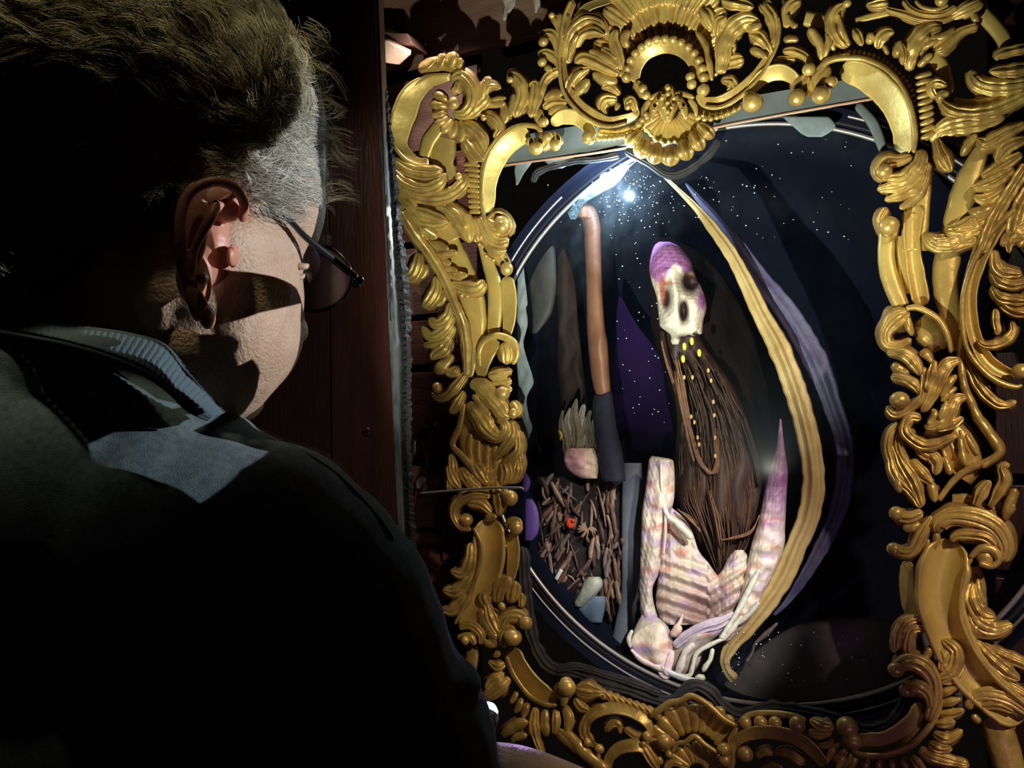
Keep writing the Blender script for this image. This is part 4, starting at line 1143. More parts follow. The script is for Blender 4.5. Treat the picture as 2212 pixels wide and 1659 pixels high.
# ---------------------------------------------------------------- the skull figure
fig = empty('skull_figure', PW(1540, 1450, -.12)); tag(fig, 'stretched skeleton with violet topped skull, long brown beard and bony chest in the mirror', 'skeleton figure')
def sk_feat(X, Y, S):
    f = -26*gs(X, Y, 1437, 643, 12, 26, .05)-34*gs(X, Y, 1492, 612, 20, 24, -.3)-26*gs(X, Y, 1476, 672, 9, 24, -.1)
    f += 9*gs(X, Y, 1459, 635, 9, 55, -.15)+7*gs(X, Y, 1432, 590, 26, 9, -.5)+6*gs(X, Y, 1480, 580, 26, 8, .5)
    f += 7*gs(X, Y, 1440, 700, 18, 20)+6*gs(X, Y, 1500, 695, 14, 20)+4*gs(X, Y, 1462, 720, 8, 24)
    f += -4*gs(X, Y, 1480, 726, 14, 8)+nz(X, Y, 9, 3)*.7
    return f
def sk_col(X, Y):
    c = np.ones(X.shape+(3,))*np.array([.80,.74,.58]); c2 = np.array([.48,.20,.50])
    edge = 586+14*np.sin(X/9)-.0*X+np.where(X > 1465, (X-1465)*-.05, (1465-X)*.45)
    t = np.clip((edge-Y)/10, 0, 1)[...,None]; c = c*(1-t)+c2*t  # violet light on the crown put into the bone colour
    t = np.clip(gs(X, Y, 1439, 645, 9, 22)*1.6+gs(X, Y, 1493, 606, 19, 22)*2.2+gs(X, Y, 1477, 672, 9, 24)*1.9+gs(X, Y, 1478, 730, 16, 6)*1.2, 0, 1)[...,None]; c = c*(1-t)+np.array([.025,.008,.008])*t
    t = np.clip(gs(X, Y, 1430, 622, 7, 30)*1.2+gs(X, Y, 1445, 612, 14, 6)*.8, 0, 1)[...,None]; c = c*(1-t)+np.array([.36,.11,.06])*t
    t = np.clip(gs(X, Y, 1500, 590, 14, 5)*1.1, 0, 1)[...,None]; c = c*(1-t)+np.array([.40,.22,.14])*t
    t = np.clip(gs(X, Y, 1516, 650, 12, 22)*1.3, 0, 1)[...,None]; c = c*(1-t)+np.array([.34,.13,.34])*t
    return c
relief('skull', [(522,1424,1446),(530,1414,1464),(545,1408,1478),(565,1404,1492),(585,1403,1498),(610,1408,1510),(640,1418,1522),(665,1421,1526),(690,1424,1520),(705,1426,1518),(716,1440,1517),(722,1447,1514),(730,1450,1476),(736,1449,1470),(744,1452,1466)], mat('skull_bone', (.8,.7,.55), .6, 0, .8, 150, attr=True, var=.25, vscale=120), -.085, .045, sk_feat, sk_col, fig, nx=70, step=2)
tooth = mat('yellow_tooth', (.85, .72, .10), .3, coat=.5)
for x, y, h in [(1478, 748, 5), (1494, 737, 5), (1475, 775, 5), (1510, 762, 5)]:
    mb = MB(); stroke(mb, [(x, y-h*1.7, h*.7), (x+.5, y, h), (x+1, y+h*1.8, h*.6)], 'r', -.034, 1.6, step=1.5, wob=.05); mb.build('tooth', tooth, fig)
brown = mat('brown_beard', (.058,.030,.018), .6, 0, .5, 60, color2=(.022,.010,.007), vscale=26, stretch=(1,1,.12))
def br_feat(X, Y, S): return 3.0*np.sin(X/7+Y/90+nz(X, Y, 200, 8)*1.5)+5*gs(X, Y, 1560, 900, 14, 300)-14*gs(X, Y, 1530, 860, 30, 170)-8*gs(X, Y, 1500, 770, 26, 30)
relief('beard', [(715,1424,1508),(745,1428,1520),(780,1438,1545),(820,1450,1575),(870,1460,1600),(930,1462,1622),(1000,1456,1645),(1060,1456,1655),(1120,1478,1652),(1180,1510,1625),(1230,1540,1590),(1250,1552,1570)], brown, -.115, .05, br_feat, None, fig, nx=60, step=4)
dk = mat('brown_hood', (.007,.004,.004), .9, 0, .6, 50, spec=.1, var=.4, vscale=20, stretch=(1,1,.25))
relief('hood', [(512,1420,1450),(560,1398,1530),(640,1400,1590),(720,1410,1625),(820,1440,1652),(920,1470,1668),(1020,1480,1680),(1120,1500,1670),(1200,1530,1640)], dk, -.17, .03, lambda X, Y, S: 3*np.sin(X/11+Y/150), None, fig, nx=40, step=8)
lock_m = mat('beard_lock', (.22,.11,.05), .5, 0, .5, 120, var=.4, vscale=60)
def locks(pts, n=5, spread=5, m=lock_m, w=-.062, hw=1.8):
    mb = MB()
    for k in range(n):
        o1, o2 = rnd.uniform(-spread, spread), rnd.uniform(-spread, spread)
        stroke(mb, [(x+o1*(1-i/len(pts))+o2*i/len(pts)+rnd.uniform(-1.5, 1.5), y+rnd.uniform(-3, 3), hw*(1 if 0 < i < len(pts)-1 else .4)) for i, (x, y) in enumerate(pts)], 'r', w, 1.4, step=5)
    return mb.build('beard_lock', m, fig)
mb = MB()   # fine beard hair following the fall of the beard
BL = [(740,1428,1515),(800,1444,1560),(900,1462,1612),(1000,1458,1645),(1080,1462,1652),(1160,1505,1632),(1230,1545,1585)]
for k in range(170):
    s_ = rnd.uniform(-.92, .92); y0 = rnd.uniform(745, 1080); l_ = rnd.uniform(60, 190); pts = []
    for i in range(6):
        y = min(y0+l_*i/5, 1235); xl = np.interp(y, [b[0] for b in BL], [b[1] for b in BL]); xr = np.interp(y, [b[0] for b in BL], [b[2] for b in BL])
        pts.append(((xl+xr)/2+s_*(xr-xl)/2+rnd.uniform(-2, 2), y, .9 if 0 < i < 5 else .4))
    stroke(mb, pts, 'r', -.112+.046*math.sqrt(1-s_*s_)*min(1, (pts[2][1]-600)/300), 1.2, step=14)
o = mb.build('beard_hair', mat('beard_hair', (.13,.065,.032), .45, 0, .3, 100, var=.5, vscale=50), fig); o['kind'] = 'stuff'
locks([(1462,775),(1475,830),(1485,890),(1495,940),(1510,990),(1530,1018),(1545,1020),(1552,990)], 6, 5)
locks([(1460,800),(1468,850),(1478,900),(1490,960),(1500,1000)], 4, 4)
locks([(1545,920),(1548,960),(1550,1000),(1540,1022)], 4, 5)
locks([(1430,735),(1436,770),(1455,830)], 4, 4)
locks([(1555,1165),(1575,1165),(1620,1150),(1640,1110)], 2, 2, w=-.055, hw=2.2)
locks([(1560,1180),(1548,1120),(1530,1060)], 2, 4, w=-.05)
locks([(1460,1100),(1490,1120),(1515,1150)], 3, 4, w=-.05)
locks([(1600,900),(1625,980),(1635,1050)], 3, 8, w=-.075, m=brown)
fl_m = mat('amber_bead', (.70,.48,.20), .3, coat=.4)
for x, y in [(1478,815),(1496,815),(1530,800),(1541,868),(1543,897),(1493,900),(1500,912),(1545,945),(1507,945),(1510,960),(1545,985),(1536,822)]:
    mb = MB(); ball(mb, x, y, 3, -.052, .7, rows=5, seg=8, ry=5.5); mb.build('amber_bead', fl_m, fig)
# chest, arms and hands of bone
def rib_feat(X, Y, S):
    a = np.where(X < 1530, (Y-(X-1400)*.34), (Y+(X-1530)*.62))
    f = 4.5*np.sin(a/4.4)*np.clip((Y-1185)/40, .25, 1)+2.0*np.sin(X/4.5)*np.clip((1250-Y)/70, 0, 1)
    f += -26*gs(X, Y, 1515, 1320, 38, 30)-8*gs(X, Y, 1510, 1300, 60, 40)+1.0*nz(X, Y, 12, 7)
    return f
def bone_col(X, Y):
    n = np.clip(.5+nz(X, Y, 70, 21)*.6, 0, 1)[...,None]; n2 = np.clip(nz(X, Y, 55, 5)*.9-.25, 0, 1)[...,None]; n3 = np.clip(nz(X, Y, 60, 15)*.9-.35, 0, 1)[...,None]
    c = np.array([.80,.72,.54])*n+np.array([.78,.66,.60])*(1-n); c = c*(1-n2)+np.array([.74,.38,.28])*n2; c = c*(1-n3)+np.array([.58,.44,.68])*n3
    return c
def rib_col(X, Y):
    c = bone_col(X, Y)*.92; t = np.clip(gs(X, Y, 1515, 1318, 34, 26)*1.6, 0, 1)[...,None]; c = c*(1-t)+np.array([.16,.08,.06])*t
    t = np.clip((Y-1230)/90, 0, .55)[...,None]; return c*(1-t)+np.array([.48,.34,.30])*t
bm = mat('mottled_bone', (.8,.7,.6), .45, 0, .9, 120, attr=True, var=.22, vscale=70, coat=.15)
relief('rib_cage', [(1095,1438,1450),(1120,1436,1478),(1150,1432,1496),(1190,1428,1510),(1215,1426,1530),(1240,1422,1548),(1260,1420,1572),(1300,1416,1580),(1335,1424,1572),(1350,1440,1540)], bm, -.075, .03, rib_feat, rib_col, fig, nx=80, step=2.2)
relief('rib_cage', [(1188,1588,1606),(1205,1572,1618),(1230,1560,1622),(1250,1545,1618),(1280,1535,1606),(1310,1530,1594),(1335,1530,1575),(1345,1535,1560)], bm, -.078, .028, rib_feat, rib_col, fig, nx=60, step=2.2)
relief('upper_arm', [(985,1408,1412),(992,1402,1450),(1005,1400,1456),(1040,1396,1458),(1080,1390,1456),(1110,1386,1448),(1150,1385,1440),(1200,1383,1430),(1240,1382,1422),(1270,1381,1410),(1300,1382,1412),(1330,1384,1420),(1345,1390,1424)], bm, -.06, .026, lambda X, Y, S: 2*np.sin(X/8+Y/60)+2*nz(X, Y, 40, 12)+1*nz(X, Y, 14, 12)+4*gs(X, Y, 1425, 1085, 14, 12), bone_col, fig, nx=40, step=3)
relief('hip_bone', [(1328,1386,1414),(1350,1374,1440),(1375,1364,1452),(1400,1360,1455),(1425,1380,1450),(1442,1405,1448),(1458,1428,1452)], bm, -.052, .028, lambda X, Y, S: 4*np.sin(X/11+Y/60)+2*nz(X, Y, 50, 2), bone_col, fig, nx=40, step=3)
relief('right_arm' if False else 'lower_arm', [(905,1684,1688),(960,1678,1694),(990,1670,1698),(1020,1662,1702),(1060,1652,1700),(1100,1644,1698),(1140,1634,1696),(1180,1622,1694),(1230,1612,1676),(1280,1600,1650),(1320,1588,1632),(1360,1568,1600),(1385,1556,1575)], bm, -.06, .026, lambda X, Y, S: 1.5*np.sin((X*.9+Y*.25)/9)+2.5*nz(X, Y, 45, 22)+1*nz(X, Y, 14, 3), lambda X, Y: bone_col(X, Y)*(1-np.clip((1180-Y)/120, 0, 1)[...,None]*.85)+np.array([.30,.12,.36])*np.clip((1180-Y)/120, 0, 1)[...,None]*.85, fig, nx=36, step=4)
relief('hip_cloth', [(1352,1535,1572),(1366,1492,1562),(1382,1462,1540),(1405,1450,1520),(1430,1446,1512),(1452,1450,1500),(1466,1468,1492)], bm, -.062, .022, lambda X, Y, S: 4*np.sin((X-1450+(Y-1350)*.45)/8)+2*nz(X, Y, 40, 5), lambda X, Y: bone_col(X, Y)*.85, fig, nx=36, step=2.5)
mb = MB()
stroke(mb, [(1455,1398,8),(1480,1376,12),(1520,1355,14),(1555,1345,13),(1590,1325,8)], 'f', -.045, 1.3, nfl=2, col=(.72,.62,.72), wob=.25)
stroke(mb, [(1450,1402,8),(1442,1430,14),(1436,1450,15),(1450,1462,10)], 'f', -.04, 1.3, nfl=2, col=(.80,.62,.70), wob=.25)
mb.build('collar_bone', bm, fig)
for pts, c in [([(1562,1380,6),(1530,1395,5),(1505,1412,5),(1496,1440,6),(1490,1458,5),(1470,1462,4)], (.74,.76,.66)), ([(1540,1400,5),(1534,1425,5),(1524,1440,6),(1518,1452,4)], (.72,.76,.62)), ([(1500,1390,8),(1480,1410,9),(1470,1440,9),(1462,1456,5)], (.70,.66,.66)), ([(1425,1440,6),(1450,1455,8),(1490,1468,7),(1520,1472,4)], (.62,.68,.74)), ([(1362,1400,4),(1358,1380,5),(1366,1360,3)], (.66,.66,.64)), ([(1362,1402,4),(1385,1425,6),(1420,1442,6),(1460,1458,4)], (.78,.70,.70)), ([(1556,1382,6),(1575,1350,5),(1600,1310,6),(1620,1270,7),(1640,1230,5)], (.74,.78,.64)), ([(1455,1360,5),(1468,1345,5),(1475,1325,3)], (.76,.64,.56)), ([(1450,1375,8),(1462,1362,10),(1472,1352,6)], (.70,.52,.44)),
                ([(1520,1474,5),(1508,1464,8),(1524,1466,7)], (.62,.64,.50)), ([(1428,1000,3),(1430,1060,4),(1440,1110,6),(1462,1130,8),(1482,1150,8),(1496,1165,5)], (.80,.78,.62)), ([(1437,1100,3),(1437,1150,4),(1433,1200,3)], (.78,.60,.52)), ([(1605,1330,5),(1580,1360,7),(1560,1385,5)], (.70,.70,.62)), ([(1640,1300,5),(1620,1325,7),(1590,1350,5)], (.60,.58,.50))]:
    mb = MB(); stroke(mb, pts, 'r', -.034, 1.3, col=c, step=3, wob=.3); mb.build('finger_bone', bm, fig)
# curved staffs
def rib2(name, pts, m, w, label, cat, kind='f', k=.9):
    mb = MB(); stroke(mb, pts, kind, w, k, (1,1), nfl=2, wob=.12, step=5); o = mb.build(name, m); tag(o, label, cat); return o
rib2('scythe_staff', [(1425,372,3),(1465,410,5),(1505,450,8),(1545,500,13),(1580,550,15),(1612,610,17),(1645,680,20),(1680,745,24),(1710,820,25),(1735,900,25),(1752,980,25),(1757,1050,26),(1745,1120,25),(1720,1180,24),(1690,1250,23),(1650,1310,22),(1610,1360,20),(1580,1395,16),(1566,1425,12),(1572,1450,10),(1590,1470,14)], mat('ochre_blade', (.60,.46,.20), .4, .1, .4, 60, color2=(.42,.29,.10), vscale=20), -.08, 'long curved ochre staff arching around the skull figure', 'staff')
rib2('curved_ribbon', [(1480,395,2),(1510,430,8),(1550,475,12),(1600,540,16),(1650,610,20),(1700,675,26),(1740,740,28),(1775,810,27),(1800,880,22),(1820,940,20),(1826,1000,20),(1818,1070,20),(1800,1130,18),(1770,1190,16),(1735,1250,12),(1700,1300,7),(1670,1330,3)], mat('blue_ribbon', (.12,.12,.22), .5, 0, .6, 60, color2=(.06,.055,.14), vscale=25), -.115, 'long slate blue ribbon curving outside the ochre staff', 'ribbon', 'f', .5)
mb = MB(); stroke(mb, [(1680,1345,3),(1660,1365,6),(1632,1390,4),(1625,1410,3),(1612,1432,5)], 'r', -.09, 1.2, wob=.3); o = mb.build('dry_twig', smats[4]); tag(o, 'pale dry twig at the foot of the ochre staff', 'twig')
# grey dusty floor in the mirror
o = relief('mound_floor', [(1335,1760,1960),(1360,1700,2050),(1400,1640,2080),(1440,1600,2080),(1480,1560,2080),(1520,1520,2080),(1540,1520,2080)], mat('grey_dust', (.11,.10,.10), .8, 0, .4, 60, var=.3, vscale=20), -.16, .05, lambda X, Y, S: 1.5*nz(X, Y, 60, 4), None, None, nx=30, step=10)
tag(o, 'grey dusty mound at the lower right inside the mirror', 'mound')
# ================================================================ the dark post in front of the wall
def slab(mb, quad, Ys, th, col=None):
    f = [P3(x, y, Y) for (x, y), Y in zip(quad, Ys)]; b = [p+Vector((0, th, 0)) for p in f]
    mb.add(f+b, [(0,3,2,1), (4,5,6,7), (0,1,5,4), (1,2,6,5), (2,3,7,6), (3,0,4,7)], col)
post = empty('timber_post', P3(720, 1659, .8)); tag(post, 'dark red-brown varnished post between the man and the gilded frame', 'post')
mb = MB(); slab(mb, [(705, -150), (812, -150), (872, 1400), (722, 1400)], [.80]*4, .035); bevel(mb.build('plank', post_m, post, False), .001)
mb = MB(); slab(mb, [(380, -150), (703, -150), (719, 1400), (380, 1400)], [.80+.004]*4, .035); bevel(mb.build('plank', post_m2, post, False), .001)
edge_m = mat('chipped_edge', (.13,.15,.17), .45, 0, .9, 90, color2=(.035,.035,.04), vscale=60, stretch=(3,3,.4))
mb = MB(); n = 120; rnd = random.Random(3)
def tw(i): t = i/n; y = -150+t*1550; return y
for i in range(n+1):
    y = tw(i); t = (y+0)/1150.
    xa = 808+52*t; wv = 13+16*min(max(y-100, 0)/650, 1)-(10*max(0, min((y-760)/200, 1)))
    xb = xa+wv
    for (x, Y) in ((xa, .799), (xa+wv*.5, .803+rnd.uniform(-.0008, .0008)), (xb, .835), (xa, .84)): mb.v.append(tuple(P3(x+rnd.uniform(-.6, .6), y, Y))); mb.c.append((1,1,1))
for i in range(n):
    for j in range(3): a = i*4+j; mb.f.append((a, a+4, a+5, a+1))
mb.build('chipped_edge', edge_m, post)
carpet_m = mat('black_carpet', (.010,.010,.013), .7, 0, .9, 300)
mb = MB(); n = 300
for i in range(n+1):
    y = -150+i/n*1550; t = y/1150.
    wv = 13+16*min(max(y-100, 0)/650, 1)-(10*max(0, min((y-760)/200, 1)))
    xa = 808+52*t+wv-3; th = (4+22*max(0, min((y-100)/550, 1)))*(1 if y < 700 else .8)+noise.noise((y/14., 0, 0))*7+rnd.uniform(-2, 2)
    for (x, Y) in ((xa, .828), (xa+th*.5, .824+rnd.uniform(-.0015, .0015)), (xa+max(th, 2), .832), (xa+2, .845)): mb.v.append(tuple(P3(x, y+rnd.uniform(-1.5, 1.5), Y))); mb.c.append((1,1,1))
for i in range(n):
    for j in range(3): a = i*4+j; mb.f.append((a, a+4, a+5, a+1))
mb.build('torn_felt', carpet_m, post, False)
mb = MB()
def disc3(mb, px, py, Y, r, th=.002, seg=20):
    c = P3(px, py, Y); s = Y/F; n0 = len(mb.v)
    for k, (rr, dy) in enumerate(((r, 0), (r*.9, -th), (r*.25, -th*.6))):
        for j in range(seg): a = 2*math.pi*j/seg; mb.v.append((c.x+rr*s*math.cos(a), c.y+dy, c.z+rr*s*math.sin(a))); mb.c.append((1,1,1))
    for k in range(2):
        for j in range(seg): mb.f.append((n0+k*seg+j, n0+k*seg+(j+1)%seg, n0+(k+1)*seg+(j+1)%seg, n0+(k+1)*seg+j))
disc3(mb, 792, 931, .80, 10)
mb.build('screw', mat('painted_screw', (.07,.03,.02), .35, .4), post)
mb = MB()
for a in (0, math.pi/2):
    c = P3(792, 931, .7975); s = .8/F; d = Vector((math.cos(a+.1), 0, math.sin(a+.1))); e = Vector((-d.z, 0, d.x))
    q = [c+d*5*s+e*1.3*s, c-d*5*s+e*1.3*s, c-d*5*s-e*1.3*s, c+d*5*s-e*1.3*s]; mb.add(q+[p+Vector((0,.002,0)) for p in q], [(0,1,2,3), (0,4,5,1), (1,5,6,2), (2,6,7,3), (3,7,4,0)])
mb.build('screw_slot', black_m, post)

# ================================================================ the man
man = empty('person', P3(400, 1659, .45)); tag(man, 'person with wavy grey blond hair in a dark knit shirt leaning toward the mirror', 'person')
def ell(mb, px, py, Y, rx, ry, rz, rot=0, rows=14, seg=20, tilt=0):
    """ellipsoid: rx, ry in pixels at that depth, rz metres, rot clockwise in the picture"""
    c = P3(px, py, Y); s = Y/F; ca, sa = math.cos(rot), math.sin(rot); V = []; Fs = []
    ct, st = math.cos(tilt), math.sin(tilt)
    for i in range(rows+1):
        th = math.pi*i/rows
        for j in range(seg):
            a = 2*math.pi*j/seg; x = rx*s*math.sin(th)*math.cos(a); z = -ry*s*math.cos(th); y = rz*math.sin(th)*math.sin(a)
            x, y = x*ct-y*st, x*st+y*ct
            V.append((c.x+x*ca+z*sa, c.y+y, c.z-x*sa+z*ca))
    for i in range(rows):
        for j in range(seg): a = i*seg+j; b = i*seg+(j+1)%seg; Fs.append((a, b, b+seg, a+seg))
    mb.add(V, Fs)
def tube3(mb, pts, seg=10, flat=1.):
    """pts: (px, py, Y, rpx); a round tube between picture points at given depths"""
    L = catmull([(p[0], p[1], p[2]*1000, p[3]) for p in pts], 4); n = len(L)
    C = [P3(l[0], l[1], l[2]/1000) for l in L]; V = []; Fs = []
    for i in range(n):
        d = (C[min(i+1, n-1)]-C[max(i-1, 0)]).normalized(); u = d.cross(Vector((0, 1, 0)))
        if u.length < 1e-4: u = Vector((1, 0, 0))
        u.normalize(); v = d.cross(u).normalized(); r = L[i][3]*L[i][2]/1000/F
        if i == 0 or i == n-1: r *= .35
        elif i == 1 or i == n-2: r *= .8
        for j in range(seg): a = 2*math.pi*j/seg; V.append(C[i]+u*r*math.cos(a)+v*r*flat*math.sin(a))
    for i in range(n-1):
        for j in range(seg): a = i*seg+j; b = i*seg+(j+1)%seg; Fs.append((a, b, b+seg, a+seg))
    Fs += [tuple(range(seg))[::-1], tuple((n-1)*seg+j for j in range(seg))]
    mb.add(V, Fs)
def fuse(mb, name, m, parent, vox, smooth=4, fac=.5, label=None):
    """one continuous surface from overlapping volumes"""
    o = mb.build(name, m, parent)
    r = o.modifiers.new('remesh', 'REMESH'); r.mode = 'VOXEL'; r.voxel_size = vox; r.use_smooth_shade = True
    s = o.modifiers.new('smooth', 'SMOOTH'); s.iterations = smooth; s.factor = fac
    dg = bpy.context.evaluated_depsgraph_get(); me = bpy.data.meshes.new_from_object(o.evaluated_get(dg)); o.modifiers.clear(); o.data = me
    me.polygons.foreach_set('use_smooth', [True]*len(me.polygons))
    if not me.materials: me.materials.append(m)
    if label: o['label'] = label
    return o
# --- head
mb = MB()
ell(mb, 330, 230, .475, 345, 320, .095)
ell(mb, 540, 420, .465, 158, 200, .060)
ell(mb, 590, 340, .480, 108, 190, .050)
ell(mb, 500, 640, .450, 152, 190, .050)
ell(mb, 486, 740, .450, 142, 160, .046, .25)
ell(mb, 470, 800, .455, 120, 108, .042, .5)
ell(mb, 520, 870, .475, 40, 46, .030, .5)
ell(mb, 642, 708, .512, 19, 34, .018, -.2)
ell(mb, 660, 560, .485, 26, 40, .024)
ell(mb, 640, 585, .470, 26, 24, .018)
tube3(mb, [(440, 560, .46, 170), (330, 700, .46, 175), (230, 860, .47, 190), (150, 1000, .48, 200)], 20)
# smile and cheek folds stand slightly proud
ell(mb, 560, 700, .452, 88, 150, .048, .05)
ell(mb, 535, 560, .450, 110, 120, .050)
ell(mb, 420, 640, .452, 120, 160, .052)
head = fuse(mb, 'head', skin_m, man, .0022, 7)
# --- ear: crop pixels of the close view (350,350) at 2.765
def ex(x, y, Y, r): return (350+x/2.765, 350+y/2.765, Y, r/2.765)
mb = MB()
tube3(mb, [ex(478, 360, .396, 26), ex(492, 260, .390, 30), ex(440, 160, .382, 32), ex(340, 118, .376, 32), ex(230, 140, .372, 34), ex(145, 215, .369, 36), ex(112, 330, .367, 36), ex(108, 470, .367, 36), ex(118, 610, .369, 36), ex(150, 740, .372, 38)], 12)
tube3(mb, [ex(330, 230, .378, 26), ex(290, 330, .372, 34), ex(235, 430, .370, 30), ex(195, 520, .370, 26), ex(180, 610, .370, 26), ex(178, 690, .371, 30), ex(215, 735, .371, 34)], 12)
tube3(mb, [ex(420, 200, .386, 26), ex(360, 240, .382, 26), ex(300, 310, .376, 30)], 12)
tube3(mb, [ex(150, 720, .372, 44), ex(190, 800, .371, 56), ex(225, 880, .371, 62), ex(250, 950, .372, 54)], 14, .6)
ell(mb, 350+272/2.765, 350+930/2.765, .368, 15, 26, .006)
ell(mb, 350+240/2.765, 350+695/2.765, .3665, 13, 15, .005)
ell(mb, 350+425/2.765, 350+560/2.765, .398, 11, 26, .006, .1)
# scapha floor and the shell behind the rims
ell(mb, 350+180/2.765, 350+390/2.765, .381, 36, 100, .006, .1)
ell(mb, 350+390/2.765, 350+240/2.765, .398, 44, 44, .008)
ell(mb, 350+290/2.765, 350+520/2.765, .408, 56, 100, .014)
ell(mb, 350+190/2.765, 350+700/2.765, .386, 30, 66, .014, -.1)
ear = fuse(mb, 'ear', ear_m, man, .0009, 5)
# eyelid, brow
mb = MB(); tube3(mb, [(640, 572, .452, 7), (655, 576, .452, 8), (668, 572, .456, 6)], 8); tube3(mb, [(636, 596, .452, 5), (650, 600, .452, 6), (660, 590, .456, 4)], 8)
fuse(mb, 'eyelid', skin_m, man, .0008, 3)

# --- hair
hair_poly = [(-260,-260),(520,-260),(600,0),(660,110),(700,200),(700,330),(690,420),(640,470),(560,452),(520,420),(500,392),(430,384),(390,405),(330,450),(250,500),(190,530),(130,600),(100,690),(-260,700)]
def inpoly(x, y, P=hair_poly):
    c = False; j = len(P)-1
    for i in range(len(P)):
        if (P[i][1] > y) != (P[j][1] > y) and x < (P[j][0]-P[i][0])*(y-P[i][1])/(P[j][1]-P[i][1])+P[i][0]: c = not c
        j = i
    return c
mb = MB()
ell(mb, 318, 212, .482, 352, 345, .104)
ell(mb, 572, 255, .474, 120, 200, .076)
ell(mb, 590, 320, .464, 76, 90, .050)
ell(mb, 100, 180, .490, 325, 345, .104)
ell(mb, 330, 380, .470, 190, 170, .083)
ell(mb, 110, 470, .488, 240, 230, .080)
ell(mb, 330, 200, .478, 345, 320, .104)
ell(mb, 520, 300, .476, 150, 150, .070)
under = fuse(mb, 'hair_undercoat', scalp_m, man, .003, 4)
from mathutils.bvhtree import BVHTree
def bvh(*obs):
    V_, F_ = [], []
    for o_ in obs:
        n0 = len(V_); V_ += [v.co.copy() for v in o_.data.vertices]; F_ += [tuple(i+n0 for i in p.vertices) for p in o_.data.polygons]
    return BVHTree.FromPolygons(V_, F_)
EYE = Vector((0, 0, CAMZ)); UB = bvh(under, head)
GX0, GY0, GS_ = -330, -330, 8; GW, GH = 145, 140; DG = np.full((GH, GW), np.nan)
for j in range(GH):
    for i in range(GW):
        h_ = UB.ray_cast(EYE, Vector(ray(GX0+i*GS_, GY0+j*GS_)).normalized())
        if h_[0] is not None and h_[0].y < .6: DG[j, i] = h_[0].y
for _ in range(60):   # carry the surface on past its outline
    nn = np.isnan(DG)
    if not nn.any(): break
    P_ = np.pad(DG, 1, constant_values=np.nan); st_ = np.stack([P_[:-2,1:-1], P_[2:,1:-1], P_[1:-1,:-2], P_[1:-1,2:]])
    with np.errstate(all='ignore'):
        import warnings; warnings.simplefilter('ignore'); av = np.nanmean(st_, 0)+.0005
    DG = np.where(nn, av, DG)
DG = np.nan_to_num(DG, nan=.5)
for _ in range(3):
    P_ = np.pad(DG, 1, mode='edge'); DG = (P_[:-2,1:-1]+P_[2:,1:-1]+P_[1:-1,:-2]+P_[1:-1,2:]+2*DG)/6
def hdepth(x, y):
    u = min(max((x-GX0)/GS_, 0), GW-1.01); v = min(max((y-GY0)/GS_, 0), GH-1.01); i, j = int(u), int(v); u -= i; v -= j
    return (DG[j,i]*(1-u)+DG[j,i+1]*u)*(1-v)+(DG[j+1,i]*(1-u)+DG[j+1,i+1]*u)*v
ctrl = [(60,20,5),(250,30,20),(420,30,40),(540,40,62),(600,140,66),(670,180,50),(60,130,-5),(250,150,25),(400,170,40),(500,200,55),(620,280,30),(680,330,20),(60,270,20),(200,300,-10),(340,320,12),(460,330,25),(560,330,20),(640,400,-12),(560,420,-8),(480,400,-15),(60,400,10),(200,430,0),(330,430,-20),(60,560,10),(200,540,-15),(600,440,8),(680,250,55)]
def flow(x, y):
    sx = sy = 0
    for cx_, cy_, a in ctrl:
        w = 1/((x-cx_)**2+(y-cy_)**2+900)**1.5; sx += w*math.cos(math.radians(a)); sy += w*math.sin(math.radians(a))
    return math.atan2(sy, sx)
rnd = random.Random(21)
VS, FS, CS = [], [], []
def strand(pts, r0, col):
    n0 = len(VS); n = len(pts)
    for i, p in enumerate(pts):
        d = (pts[min(i+1, n-1)]-pts[max(i-1, 0)]); 
        if d.length < 1e-7: d = Vector((1,0,0))
        d.normalize(); u = d.cross(Vector((0, 1, 0)));
        if u.length < 1e-3: u = Vector((0,0,1))
        u.normalize(); v = d.cross(u); r = r0*(1-.75*i/(n-1))
        for j in range(3): a = 2.094*j; VS.append(tuple(p+u*(r*math.cos(a))+v*(r*math.sin(a)))); CS.append(col)
    for i in range(n-1):
        for j in range(3): a = n0+i*3+j; b = n0+i*3+(j+1)%3; FS.append((a, b, b+3, a+3))
def lockgen(x, y, length, nst, wavy, spread, lift, colf_, curl=0.):
    ph = rnd.uniform(0, 6.28); fq = rnd.uniform(.028, .05); path = []; nst_ = 15; st = length/nst_; lx, ly = x, y; k = rnd.uniform(-.3, .3)
    for i in range(nst_+1):
        a = flow(lx, ly)+k+wavy*math.sin(ph+fq*i*st)+curl*(i/nst_)**2
        path.append((lx, ly)); lx += math.cos(a)*st; ly += math.sin(a)*st
    base = colf_(x, y)
    for s_ in range(nst):
        ox, oy = rnd.gauss(0, spread), rnd.gauss(0, spread); cr = rnd.gauss(0, .5); dl = rnd.uniform(0, .004); pts = []
        w2 = rnd.uniform(0, 6.28); amp = rnd.uniform(.5, 3.0)
        for i, (px_, py_) in enumerate(path):
            t = i/nst_; sp = 1-.6*t; nx_, ny_ = px_+ox*sp+math.sin(w2+i*.8)*amp*t, py_+oy*sp+math.cos(w2+i*.7)*amp*t+cr*i
            Y = hdepth(nx_, ny_)-.001-dl-lift*math.sin(math.pi*min(t*1.1, 1))*.006
            pts.append((nx_, ny_, Y))
        for _ in range(2):   # keep depth steps gentle
            pts = [pts[0]]+[(pts[i][0], pts[i][1], (pts[i-1][2]+pts[i][2]*2+pts[i+1][2])/4) for i in range(1, len(pts)-1)]+[pts[-1]]
        f = rnd.uniform(.65, 1.25)
        strand([P3(*p) for p in pts], rnd.uniform(.00010, .00020), (base[0]*f, base[1]*f, base[2]*f))
